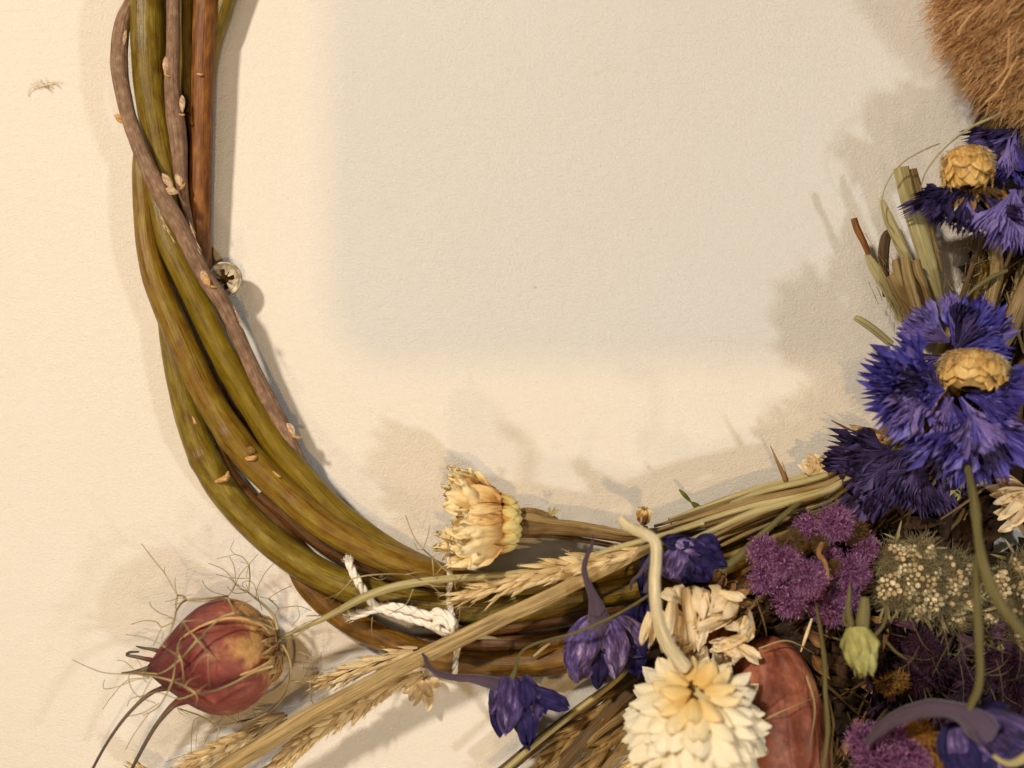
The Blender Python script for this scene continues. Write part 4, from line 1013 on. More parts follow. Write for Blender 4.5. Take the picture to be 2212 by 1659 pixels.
lark('small violet larkspur floret drooping alone below the golden rod, curved spur to the left',
     [((1075, 1490), (1078, 1598), 44, 142, 'larkdark', -.3, -.2, 'oval'), ((1100, 1462), (1092, 1580), 74, 158, 'larkspur', -.35, -.3, 'oval'), ((1092, 1468), (1062, 1540), 46, 150, 'larkspur', -.2, -.3, 'oval'),
      ((1120, 1470), (1140, 1618), 70, 148, 'larkdark', -.3, -.3, 'oval'), ((1126, 1462), (1164, 1560), 54, 152, 'larkspur', -.3, -.3, 'oval'), ((1134, 1470), (1130, 1540), 50, 166, 'larkdark', -.5, -.2, 'leaf'),
      ((1150, 1490), (1228, 1528), 44, 150, 'larkdark', -.15, .25, 'strap'), ((1164, 1486), (1180, 1540), 38, 145, 'larkdark', -.4, .3, 'oval')],
     [(912, 1412, 160), (918, 1420, 164), (926, 1440, 166), (950, 1456, 166), (985, 1464, 164), (1020, 1466, 160), (1056, 1473, 152), (1078, 1480, 138)], [3, 4.5, 6, 7.5, 8.5, 10, 15, 18], (1100, 1470, 140),
     ([(1104, 1468, 156), (1112, 1450, 156), (1118, 1425, 150), (1130, 1405, 150), (1158, 1390, 160), (1200, 1378, 176), (1236, 1369, 190), (1293, 1346, 196), (1350, 1318, 190), (1405, 1283, 176)], [8, 5, 3.4, 3, 3, 3, 3.6, 3.6, 3.4, 3]))
lark('large violet larkspur floret with broad crumpled sepals and an upright dark spur',
     [((1290, 1335), (1245, 1470), 100, 150, 'larkspur', -.25, -.22, 'oval'), ((1312, 1340), (1330, 1462), 74, 156, 'larkspur', -.3, -.3, 'oval'), ((1330, 1335), (1392, 1420), 92, 146, 'larkspur', -.3, .2, 'oval'),
      ((1300, 1350), (1290, 1482), 74, 138, 'larkdark', -.2, -.2, 'oval'), ((1350, 1345), (1380, 1460), 70, 136, 'larkdark', -.2, .2, 'oval'), ((1340, 1330), (1405, 1360), 66, 140, 'larkdark', -.3, -.3, 'oval'), ((1270, 1350), (1224, 1440), 50, 140, 'larkspur', -.2, .2, 'oval')],
     [(1281, 1154, 190), (1278, 1180, 194), (1266, 1206, 196), (1262, 1232, 196), (1268, 1256, 194), (1280, 1284, 188), (1287, 1306, 178), (1292, 1330, 162), (1296, 1350, 140)], [1.5, 4, 5.5, 7, 8, 11, 18, 26, 26], (1300, 1345, 140))
lark('crumpled violet larkspur floret squeezed above the ivory flower, right of the hairy stem',
     [((1450, 1190), (1480, 1262), 82, 150, 'larkspur', -.6, -.3, 'oval'), ((1470, 1186), (1450, 1250), 60, 158, 'larkspur', -.6, -.3, 'oval'), ((1490, 1180), (1570, 1225), 70, 146, 'larkdark', -.5, -.3, 'oval'), ((1500, 1176), (1560, 1180), 50, 150, 'larkdark', -.6, .3, 'oval'),
      ((1490, 1172), (1430, 1166), 40, 156, 'larkdark', -.4, .3, 'oval'), ((1480, 1200), (1530, 1256), 70, 140, 'larkdark', -.4, .3, 'oval'), ((1460, 1175), (1530, 1190), 40, 160, 'larkspur', -.8, .3, 'oval')],
     [(1362, 1275, 150), (1366, 1255, 154), (1382, 1240, 156), (1398, 1215, 156), (1410, 1200, 150)], [2.5, 4, 5, 6, 6], (1480, 1190, 130))
lark('dark sliver of a larkspur floret hidden behind the hairy bent stem',
     [((1404, 1200), (1392, 1300), 44, 130, 'larkdark', -.2, .3, 'oval'), ((1400, 1290), (1400, 1380), 60, 120, 'larkdark', -.2, .3, 'oval')],
     [(1408, 1190, 130), (1400, 1230, 134), (1396, 1280, 130)], [5, 7, 8], (1400, 1250, 110))

# ================================================================ ivory flower
iv = thing('ivory_flower', 'ivory dried flower with curled-in ribbon petals, orange-brown centre and brown ruff', 'dried flower', (1515, 1340, 60))
ic = (1512, 1342, 118); P = at(ic); ax = nrm(np.array([-0.05, 0.12, 1.0]))
mb = MB(); revolve(mb, P, (0, 0, 0), ax, [(-66, 6), (-60, 40), (-36, 66), (-8, 70), (4, 56), (10, 30), (14, 2)], n=40, wr=.06, rnd=.7); mb.build('centre', M['amber'], iv)
a_, u_, v_ = basis(ax)
for i in range(40):
    th = i / 40 * 6.283 + random.uniform(-.06, .06); rad = math.cos(th) * u_ + math.sin(th) * v_
    mb = MB(); petal(mb, P, ax * random.uniform(-50, -24) + rad * 76, rad * 1.0 + ax * random.uniform(-.1, .55) + rng.normal(size=3) * .15, ax, random.uniform(38, 58), random.uniform(18, 26), 'strap', curl=random.uniform(-.4, .8), cup=.25, wr=.22, jag=.15, lobes=2)
    mb.build('ruff_bract', M['brownbract'], iv)
for i in range(30):
    th = i / 30 * 6.283 + random.uniform(-.08, .08); rad = math.cos(th) * u_ + math.sin(th) * v_
    out = random.uniform(0.2, .65)
    mb = MB(); petal(mb, P, rad * random.uniform(70, 98) + ax * random.uniform(-14, 4), ax * 1.0 + rad * out + rng.normal(size=3) * .12, -rad, random.uniform(80, 124), random.uniform(24, 38), 'strap', curl=random.uniform(1.5, 2.9), curl2=random.uniform(-1.6, .4),
                     cup=random.uniform(-.3, .4), wr=.2, wf=3.4, jag=.12, lobes=3, nu=8, nv=16, twist=random.uniform(-.7, .7))
    mb.build('petal', M['ivory'], iv)

for (x0, y0), (x1, y1), wd, cu in (((1481, 1270), (1496, 1400), 34, -.35), ((1522, 1280), (1508, 1392), 30, -.3), ((1452, 1296), (1440, 1374), 30, -.4), ((1584, 1322), (1500, 1354), 26, -.2), ((1614, 1330), (1612, 1384), 28, -.9), ((1612, 1374), (1534, 1392), 28, -.3),
                                  ((1553, 1278), (1600, 1296), 22, -.5), ((1404, 1322), (1398, 1392), 24, -.6), ((1412, 1316), (1436, 1412), 30, -.3), ((1596, 1394), (1640, 1420), 24, -.3), ((1560, 1300), (1528, 1344), 24, -.5), ((1470, 1330), (1462, 1402), 26, -.5), ((1560, 1398), (1600, 1408), 26, -.2)):
    v3 = np.array([x1 - x0, y1 - y0, 0.]); ln = np.linalg.norm(v3); v3 = v3 / ln; v3[2] = .18
    for q in range(2):
        mb = MB(); petal(mb, at((x0 + q * 5, y0 + q * 4, 178 - q * 12)), (0, 0, 0), v3 + rng.normal(size=3) * .10, (random.uniform(-.5, .5), random.uniform(-.5, .5), 1), ln * 1.12, wd * .86, 'strap', curl=cu, cup=random.choice([-.22, .3]), wr=.24, wf=4.4, jag=.08, lobes=3, nu=9, nv=14, twist=random.uniform(-.5, .5))
        mb.build('petal', M['ivory'], iv)

# ================================================================ white everlasting flower
wf = thing('white_everlasting', 'big white everlasting flower with puffy pointed bracts, yellow where its stem enters', 'flower', (1480, 1420, 200))
wc = (1500, 1566, 215); P = at(wc); ax = nrm(np.array([-0.13, -0.86, 0.66]))
a_, u_, v_ = basis(ax)
mb = MB(); revolve(mb, P, (0, 0, 0), ax, [(-108, 2), (-98, 44), (-56, 92), (0, 108), (50, 92), (78, 50), (84, 2)], n=32, rnd=.1); mb.build('core', M['white'], wf)
NB = 300
for i in range(NB):
    f = (i + .5) / NB
    ph = math.acos(1 - 2 * (0.006 + f * 0.93)); th = i * 2.39996 + random.uniform(-.16, .16); ph = ph + random.uniform(-.05, .05)
    rad = math.cos(th) * u_ + math.sin(th) * v_
    nm = rad * math.sin(ph) + a_ * math.cos(ph)
    if nm[2] < -0.55: continue
    tan = rad * math.cos(ph) - a_ * math.sin(ph)
    Rr = 126
    spread_ = 0.24 + 0.14 * math.sin(ph) + random.uniform(-.08, .12)
    mb = MB(); r_ = float(np.clip(f * 9 + random.uniform(-.08, .08) + .0, 0, 1))
    petal(mb, P, nm * Rr * .93 - tan * 12, tan + nm * spread_ + rng.normal(size=3) * .09, nm, (62 + 12 * min(1, f * 2.2)) * random.uniform(.85, 1.15), (40 + 10 * min(1, f * 1.8)) * random.uniform(.8, 1.2), random.choice(['leaf', 'oval', 'leaf']), curl=random.uniform(-.1, .5), cup=random.uniform(-.42, -.2), wr=.10, nu=11, nv=13,
          thick=20, rnd=r_)
    mb.build('bract', M['white'], wf)
mb = MB()
sp_ = [(1340, 1118, 246), (1352, 1132, 250), (1372, 1144, 254), (1394, 1154, 256), (1410, 1164, 258), (1417, 1180, 260), (1417, 1210, 262), (1414, 1250, 264), (1416, 1300, 266), (1424, 1345, 268), (1440, 1385, 264), (1462, 1420, 250), (1476, 1440, 236)]
tube(mb, sp_, [8, 11, 12, 12, 11, 12, 12, 12, 12.5, 13, 14, 16, 18], n=16, rough=.05, ribs=5, ribamp=.08); mb.build('stem', M['felt'], wf)
Q = spline(np.array(sp_, float), 3.0); mb = MB(); c_ = Q[len(Q) // 2]
off = nrm(rng.normal(size=(len(Q) * 5, 3))) * 12; bs = np.repeat(Q, 5, axis=0) - c_ + off
hairs(mb, at(c_), bs, off + [2, 4, 0], rng.uniform(4, 9, len(bs)), .35, bend=.4); mb.build('stem_hairs', M['wool'], wf, kind='stuff')

# ================================================================ copper pod behind the white flower
cp = thing('copper_pod', 'large smooth copper-red papery pod behind the white everlasting flower', 'seed pod', (1690, 1640, 60))
P = at((1690, 1690, 84)); ax = nrm(np.array([-.12, -1, .08]))
mb = MB(); revolve(mb, P, (0, 0, 0), ax, [(-120, 4), (-100, 60), (-50, 92), (20, 104), (90, 108), (160, 106), (215, 96), (262, 80), (296, 58), (318, 24), (324, 1)], n=120, lobes=4, lobamp=.12, wr=.05, wf=4, rnd=.9, phase=.9)
mb.build('skin', M['copper'], cp)
for pts in ([(1742, 1460, 214), (1760, 1530, 214), (1745, 1640, 210)], [(1640, 1560, 200), (1690, 1536, 206), (1775, 1500, 196)], [(1640, 1400, 170), (1700, 1384, 160), (1760, 1412, 150)]):
    mb = MB(); tube(mb, pts, [1.4, 1.8, 1], n=5); mb.build('thread', M['thread'], cp)

# ================================================================ magenta tufts
def tuft(parent, c, r, view=(0, 0, 1), mat='magenta', core='magentadark', n=900, squash=.9, ln=.58, rad=.9, bend=1.3, name='tuft'):
    P = at(c)
    mb = MB(); revolve(mb, P, (0, 0, 0), (0, 0, 1), [(-r * .6, 1), (-r * .4, r * .5), (0, r * .62), (r * .3, r * .5), (r * .45, r * .2), (r * .48, 1)], n=20, wr=.1); co = mb.build(name + '_core', M[core], parent)
    d = nrm(rng.normal(size=(n, 3)) + np.array(view) * .55); d = d[d[:, 2] > -.5]
    mb = MB(); hairs(mb, P, d * r * rng.uniform(.42, .62, (len(d), 1)) * [1, 1, squash], d + rng.normal(size=d.shape) * .35, r * ln * rng.uniform(.45, 1.05, len(d)), rad, bend=bend, segs=5)
    if mat == 'magenta':
        d2 = nrm(rng.normal(size=(130, 3)) + np.array(view) * .55); d2 = d2[d2[:, 2] > -.4]
        hairs(mb, P, d2 * r * rng.uniform(.84, 1.06, (len(d2), 1)) * [1, 1, squash], d2 + rng.normal(size=d2.shape) * .8, rng.uniform(3, 8, len(d2)), 1.3, bend=.8, segs=2, taper=.9)
    o = mb.build(name, M[mat], parent, kind='stuff')
    return o


mg = thing('magenta_tuft_flower', 'magenta-purple fluffy flower cluster of several round tufts under the dark cornflower', 'flower', (1750, 1220, 60))
for c, r in (((1803, 1130, 150), 45), ((1742, 1138, 130), 32), ((1648, 1190, 140), 38), ((1696, 1216, 158), 40), ((1748, 1250, 168), 46), ((1840, 1236, 150), 44), ((1650, 1248, 134), 38), ((1790, 1312, 132), 46),
             ((1706, 1296, 134), 42), ((1866, 1182, 130), 34), ((1826, 1292, 136), 34), ((1792, 1206, 128), 28)):
    tuft(mg, c, r, n=1000)
for c, r in (((1716, 1168, 140), 34), ((1768, 1170, 142), 26), ((1848, 1150, 130), 34), ((1800, 1225, 150), 22), ((1690, 1180, 136), 26)):
    tuft(mg, c, r, mat='tuftbrown', core='woolcore', n=520, rad=.8, bend=.4)
mb = MB(); tube(mb, [(1776, 1172, 178), (1768, 1195, 184), (1782, 1215, 188), (1790, 1250, 180)], [5, 6, 5, 3], n=8, rough=.2); mb.build('stem', M['brownbract'], mg)

# lower, out of focus tuft with yellow middle
mg2 = thing('magenta_tuft_flower', 'blurred pinkish-purple tuft with yellow fibres at the bottom edge', 'flower', (1930, 1630, 200))
for c, r in (((1866, 1600, 210), 44), ((1900, 1650, 230), 66), ((1960, 1640, 240), 56), ((1930, 1596, 220), 44)):
    tuft(mg2, c, r, n=700, rad=1.3)
for c, r in (((1996, 1586, 236), 36), ((2030, 1630, 230), 38), ((1970, 1580, 226), 26)):
    tuft(mg2, c, r, mat='tuftyellow', core='tuftyellow', n=320, rad=1.8, bend=.4)

# ================================================================ woolly beige cluster
def woolhead(parent, c, r, beads=50, n=620, seed=0):
    P = at(c)
    mb = MB(); revolve(mb, P, (0, 0, 0), (0, 0, 1), [(-r * .7, 1), (-r * .5, r * .6), (0, r * .86), (r * .35, r * .66), (r * .5, r * .3), (r * .54, 1)], n=20, wr=.1); mb.build('head_core', M['woolcore'], parent)
    mb = MB()
    for i in range(beads):
        f = (i + .5) / beads; ph = math.acos(1 - f * .8); th = i * 2.4
        if sn(math.cos(th) * 2 + c[0], math.sin(th) * 2, c[1]) < .0: continue
        q = np.array([math.sin(ph) * math.cos(th), math.sin(ph) * math.sin(th), math.cos(ph) * .62]) * r * .86
        s_ = random.uniform(4.5, 8)
        revolve(mb, P, q, q * [1, 1, 1.6] + rng.normal(size=3) * 8, [(-s_, .3), (-s_ * .4, s_ * .8), (s_ * .4, s_ * .85), (s_ * .9, s_ * .4), (s_ * 1.0, .2)], n=6, rnd=random.random())
    mb.build('bead_florets', M['bead'], parent, kind='stuff')
    d = nrm(rng.normal(size=(n, 3)) + [0, 0, .1]); d = d[d[:, 2] > -.5]
    mb = MB(); hairs(mb, P, d * r * .8 * [1, 1, .6], d + rng.normal(size=d.shape) * .7, rng.uniform(10, 42, len(d)), .7, bend=1.6, segs=6); mb.build('wool', M['wool'], parent, kind='stuff')
    for i in range(11):
        a = random.uniform(0, 6.28)
        mb = MB(); petal(mb, P, (math.cos(a) * r * .75, math.sin(a) * r * .75, -4), (math.cos(a), math.sin(a) + .3, .35), (0, 0, 1), random.uniform(36, 74), random.uniform(4, 8), 'leaf', curl=random.uniform(-1.4, 1.4), cup=.3, wr=.1, nu=5, nv=10, twist=.5)
        mb.build('curled_bract', M['wool'], parent)


wo = thing('woolly_flower_cluster', 'beige woolly flower cluster with tiny cream beads right of the magenta tufts', 'dried flower', (2010, 1250, 60))
for c, r in (((1930, 1212, 128), 42), ((1930, 1272, 132), 44), ((1990, 1240, 134), 46), ((2030, 1284, 134), 44), ((2060, 1232, 128), 42), ((1986, 1196, 122), 36), ((2090, 1285, 120), 36), ((1975, 1300, 124), 34), ((2056, 1330, 112), 30)):
    woolhead(wo, c, r)
wo2 = thing('woolly_flower_cluster', 'beige woolly flower cluster with cream beads, cut by the right edge of the picture', 'dried flower', (2190, 1280, 60))
for c, r in (((2176, 1262, 128), 40), ((2208, 1300, 130), 42), ((2182, 1385, 120), 34), ((2210, 1225, 118), 36), ((2150, 1328, 112), 30)):
    woolhead(wo2, c, r)

# ================================================================ cornflowers
def cornfloret(parent, c, d, ln, wd, mat='corn', hup=(0, 0, 1), lobes=6, jag=.28, cu=None):
    """trumpet floret with a jagged, lobed mouth"""
    mb = MB(); P = at(c)
    if mat == 'corn' and random.random() < .22: mat = 'cornlight'
    if mat == 'corn' and random.random() < .16: mat = 'corndark'
    for k in range(2):
        cu_ = random.uniform(-.5, .5) if cu is None else cu
        petal(mb, P, (0, 0, k * 3), np.asarray(d, float) + rng.normal(size=3) * .08 * k, hup, ln * (1 - .12 * k), wd * (1 - .15 * k), 'fan', curl=cu_, cup=(.32 if k == 0 else -.2), wr=.09, wf=7,
              jag=jag, lobes=lobes, nu=lobes * 6 + 1, nv=16, curl2=random.uniform(-.5, .9), twist=random.uniform(-.5, .5))
    return mb.build('floret', M[mat], parent)


def calyx(parent, c, axis, ln, rad, fringe=500, mat='calyx', rows=5):
    P = at(c); a_, u_, v_ = basis(axis)
    mb = MB(); revolve(mb, P, (0, 0, 0), axis, [(-4, rad * .2), (ln * .08, rad * .7), (ln * .3, rad), (ln * .6, rad * .93), (ln * .9, rad * .62), (ln, rad * .3)], n=32, rnd=.4, wr=.03); mb.build('calyx', M[mat], parent)
    for k in range(rows):
        z = ln * (.02 + .17 * k); r = rad * [.55, .9, 1.0, .97, .85, .7][k]; cnt = 7 + k
        for i in range(cnt):
            th = (i + .5 * (k % 2)) / cnt * 6.283; rd = math.cos(th) * u_ + math.sin(th) * v_
            if rd[2] < -.55: continue
            mb = MB(); petal(mb, P, a_ * z + rd * r, a_ + rd * (.30 - .14 * k) + rng.normal(size=3) * .05, rd, ln * random.uniform(.34, .52), rad * random.uniform(.6, .95), random.choice(['leaf', 'oval', 'point']), curl=random.uniform(-.1, .3), cup=-.16, wr=.10, wf=4, jag=.06, thick=2, nu=9, nv=9)
            mb.build('calyx_scale', M[mat], parent)
    n = fringe
    th = rng.uniform(0, 6.283, n); zz = rng.uniform(0, .8, n)
    rd = np.cos(th)[:, None] * u_ + np.sin(th)[:, None] * v_
    rr = np.interp(zz, [0, .1, .3, .6, .9], [rad * .5, rad * .85, rad * 1.05, rad, rad * .7])
    mb = MB(); hairs(mb, P, a_ * (zz * ln)[:, None] + rd * rr[:, None], rd * .8 + a_ * .5 + rng.normal(size=(n, 3)) * .3, rng.uniform(5, 13, n), .8, bend=.3); mb.build('fringe', M['bead'], parent, kind='stuff')


def dirs2(a0, a1, n, jit=6):
    return [R(a0 + (a1 - a0) * i / max(n - 1, 1) + random.uniform(-jit, jit)) for i in range(n)]


# big bright blue one
cb = thing('cornflower', 'big bright blue cornflower with its golden fringed calyx showing, florets fanned left', 'flower', (2060, 830, 90))
for a in dirs2(128, 226, 20):
    ln = random.uniform(100, 165); c = (2006 + random.uniform(-14, 20), 832 + random.uniform(-24, 24), 150 + random.uniform(-22, 26))
    cornfloret(cb, c, (math.cos(a), math.sin(a) * .86, random.uniform(-.15, .45)), ln, random.uniform(62, 96))
for a in dirs2(-12, 40, 8):
    cornfloret(cb, (2096 + random.uniform(-12, 16), 846 + random.uniform(-4, 14), 172), (math.cos(a), math.sin(a), .25), random.uniform(80, 125), random.uniform(60, 90))
for a in dirs2(60, 130, 9):
    cornfloret(cb, (2060 + random.uniform(-20, 20), 858, 168), (math.cos(a), math.sin(a), .3), random.uniform(70, 100), 52)
for a in dirs2(150, 215, 5):
    cornfloret(cb, (2040, 845, 168), (math.cos(a), math.sin(a), .5), 80, 50)
calyx(cb, (2104, 764, 156), (-.18, .9, .25), 80, 68, fringe=1100)
# lower front bloom
cl = thing('cornflower', 'bright blue cornflower bloom hanging down at the right with broad skirt-like florets', 'flower', (2095, 890, 120))
for a in dirs2(22, 140, 20):
    ln = random.uniform(120, 175)
    cornfloret(cl, (2096 + random.uniform(-20, 22), 904 + random.uniform(-10, 10), 198 + random.uniform(-26, 8)), (math.cos(a), math.sin(a), random.uniform(-.25, .3)), ln, random.uniform(56, 88), jag=.22, cu=random.uniform(-.7, 0))
for a in dirs2(50, 120, 6):
    cornfloret(cl, (2096, 896, 212), (math.cos(a), math.sin(a), .4), 90, 66, mat='cornlight' if random.random() < .3 else 'corn', jag=.2, cu=-.8)
# upper pale one
cu_ = thing('cornflower', 'half-faded violet-blue cornflower above the big blue one, pale floret on its left', 'flower', (2070, 770, 80))
for a in dirs2(-100, 10, 18):
    cornfloret(cu_, (2070 + random.uniform(-16, 20), 750 + random.uniform(-12, 20), 128 + random.uniform(-16, 18)), (math.cos(a), math.sin(a), random.uniform(-.1, .4)), random.uniform(70, 118), random.uniform(54, 80))
for a in (-172, -160, -150, -142, -133):
    cornfloret(cu_, (2050, 738, 136), (math.cos(R(a)), math.sin(R(a)), .1), random.uniform(100, 122), 58, mat='cornlight', jag=.2)
for a in (-112, -97, -86):
    cornfloret(cu_, (2062, 710, 134), (math.cos(R(a)), math.sin(R(a)), .1), random.uniform(78, 96), 40, mat='cornlight' if a < -90 else 'corn', jag=.35, lobes=4)
for a in dirs2(150, 175, 2):
    cornfloret(cu_, (2030, 770, 100), (math.cos(a), math.sin(a), .1), 90, 50)
# dark one lower left
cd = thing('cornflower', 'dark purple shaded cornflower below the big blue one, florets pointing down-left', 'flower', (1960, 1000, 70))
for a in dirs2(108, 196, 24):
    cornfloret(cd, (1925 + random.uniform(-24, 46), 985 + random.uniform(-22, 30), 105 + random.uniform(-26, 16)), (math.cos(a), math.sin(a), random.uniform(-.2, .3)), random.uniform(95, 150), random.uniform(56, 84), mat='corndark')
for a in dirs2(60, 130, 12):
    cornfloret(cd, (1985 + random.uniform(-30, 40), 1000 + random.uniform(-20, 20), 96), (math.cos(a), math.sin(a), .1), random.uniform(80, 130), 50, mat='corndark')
# top right ones
ce = thing('cornflower', 'dull violet cornflower with ochre calyx at the upper right, florets hanging down', 'flower', (2090, 350, 80))
for a in dirs2(30, 168, 30, 4):
    sp1 = abs(math.cos(a))
    cornfloret(ce, (2092 + random.uniform(-26, 26) + math.cos(a) * 24, 412 + random.uniform(-8, 10), 122 + random.uniform(-14, 22)), (math.cos(a), math.sin(a) * .9, random.uniform(-.1, .35)), random.uniform(76, 104) + 26 * sp1, random.uniform(26, 44), mat='corndark' if random.random() < .8 else 'cornlight')
mb = MB()
for i in range(16):
    revolve(mb, at((random.uniform(2040, 2130), random.uniform(480, 508), 160)), (0, 0, 0), (0, 0, 1), [(-3, .5), (-1, 2.6), (1, 2.6), (3, .4)], n=6)
mb.build('anthers', M['bead'], ce, kind='stuff')
for a in dirs2(20, 160, 18, 4):
    mb = MB(); petal(mb, at((2088 + math.cos(a) * 40, 404, 128)), (0, 0, 0), (math.cos(a), math.sin(a), .3), (0, 0, 1), random.uniform(34, 60), 12, 'strap', curl=-.3, wr=.2); mb.build('inner_bract', M['brownbract'], ce)
calyx(ce, (2088, 322, 130), (-.06, .95, .2), 88, 52, fringe=600)
cg = thing('cornflower', 'deep violet cornflower cut by the right edge, above the ochre calyx', 'flower', (2190, 300, 80))
for a in dirs2(60, 175, 18):
    cornfloret(cg, (2196 + random.uniform(-16, 16), 290 + random.uniform(-16, 30), 118 + random.uniform(-14, 18)), (math.cos(a), math.sin(a), random.uniform(-.1, .3)), random.uniform(80, 130), random.uniform(30, 46), mat=random.choice(['corndark', 'corndark', 'corn', 'cornlight']))
for a in dirs2(60, 130, 9):
    cornfloret(cg, (2190 + random.uniform(-10, 20), 410, 140), (math.cos(a), math.sin(a), .1), random.uniform(110, 150), random.uniform(40, 56), mat=random.choice(['corn', 'cornlight', 'cornlight']))
calyx(cg, (2236, 196, 120), (-.3, .9, .1), 70, 44, fringe=260)

# small golden stem end between the stems
st = thing('dried_bud', 'small yellow dried flower stub between the pale stems right of the cornflowers', 'bud', (2140, 695, 80))
for i in range(14):
    a = i / 14 * 6.283; mb = MB(); petal(mb, at((2138, 690, 96)), (0, 0, 0), (math.cos(a), math.sin(a) * .8 + .3, .5), (0, 0, 1), random.uniform(16, 28), 13, 'strap', curl=-.4, wr=.3, nu=6, nv=7); mb.build('petal', M['calyx'], st)

# ================================================================ larkspur blossom bottom right (close, blurred)
lark('large blurred blue-violet larkspur floret with arching spur in the bottom right corner',
     [((2080, 1560), (2200, 1690), 150, 300, 'larkspur', -.4, -.3, 'oval'), ((2100, 1550), (2230, 1600), 100, 310, 'larkdark', -.5, -.3, 'oval'), ((2090, 1560), (2120, 1720), 120, 290, 'larkdark', -.3, -.3, 'oval'), ((2120, 1545), (2240, 1640), 110, 320, 'larkspur', -.6, .3, 'oval'),
      ((2060, 1560), (2080, 1680), 90, 280, 'larkdark', -.3, .2, 'oval')],
     [(1872, 1606, 262), (1890, 1584, 270), (1920, 1560, 282), (1960, 1541, 294), (2010, 1530, 304), (2060, 1534, 310), (2100, 1552, 308), (2130, 1580, 300)], [7, 12, 16, 18, 20, 22, 32, 36], (2100, 1560, 240),
     ([(2108, 1200, 330), (2109, 1260, 336), (2112, 1330, 340), (2115, 1400, 342), (2117, 1450, 340), (2112, 1490, 334), (2096, 1525, 322), (2088, 1545, 316)], [7, 8, 10, 10, 9, 9, 8, 8]))
stem_thing('straw', 'blurred pale straw hook in the bottom right corner under the violet floret', 'straw', 'strawpale', [(2146, 1632, 350), (2165, 1645, 352), (2190, 1648, 352), (2235, 1625, 350)], [5, 6, 8, 12])
stem_thing('green_twig', 'thick blurred olive stem curving down the right edge in front of the woolly cluster', 'stem', 'greenstem', [(2080, 960, 150), (2094, 1030, 220), (2106, 1090, 290), (2112, 1150, 330), (2122, 1210, 350), (2145, 1275, 356), (2180, 1330, 356), (2240, 1400, 350)], [6, 8, 10, 9, 11, 13, 12, 10], ribs=4, ribamp=.14, rough=.10)
stem_thing('brown_twig', 'knobbly thin olive stem running down right of the copper pod', 'stem', 'greenstem', [(1762, 1300, 150), (1774, 1370, 170), (1781, 1430, 190), (1783, 1500, 200), (1788, 1570, 206), (1784, 1620, 206), (1774, 1690, 206)], [3, 5, 5.5, 5, 6, 5, 5], rough=.12)
stem_thing('brown_twig', 'second thin stem splitting off at the bottom right of the copper pod', 'stem', 'strawdark', [(1788, 1500, 196), (1800, 1560, 198), (1796, 1610, 198), (1800, 1700, 196)], [2, 3, 3, 3], rough=.12)

# ================================================================ pale green bud
pg = thing('green_bud', 'pale yellow-green blurred bud hanging point-down below the magenta tufts', 'bud', (1850, 1340, 200))
P = at((1850, 1352, 232))
for i in range(6):
    a = i / 6 * 6.283; mb = MB(); rd = np.array([math.cos(a), 0, math.sin(a)])
    petal(mb, P, rd * 14, np.array([.2, 1, 0]) + rd * .42, rd, random.uniform(100, 128), 84, 'point', curl=-.9, cup=-.3, wr=.14, wf=4, jag=.08, nu=11, nv=12, thick=3); mb.build('sepal', M['palegreen'], pg)
for pts, rad in (([(1838, 1350, 236), (1832, 1320, 240), (1834, 1290, 240), (1836, 1262, 238)], [9, 7, 5, 2]), ([(1862, 1352, 230), (1866, 1320, 232), (1868, 1290, 230)], [16, 14, 10]), ([(1890, 1372, 236), (1908, 1350, 238), (1914, 1318, 236), (1900, 1290, 230)], [4, 4, 4, 2]),
                 ([(1832, 1356, 236), (1822, 1340, 238), (1826, 1318, 238)], [3, 3, 2]), ([(1914, 1385, 236), (1935, 1408, 232), (1960, 1425, 226)], [3, 3, 1.5])):
    mb = MB(); tube(mb, pts, rad, n=8, step=5); mb.build('sepal_tip', M['greenstem'], pg)

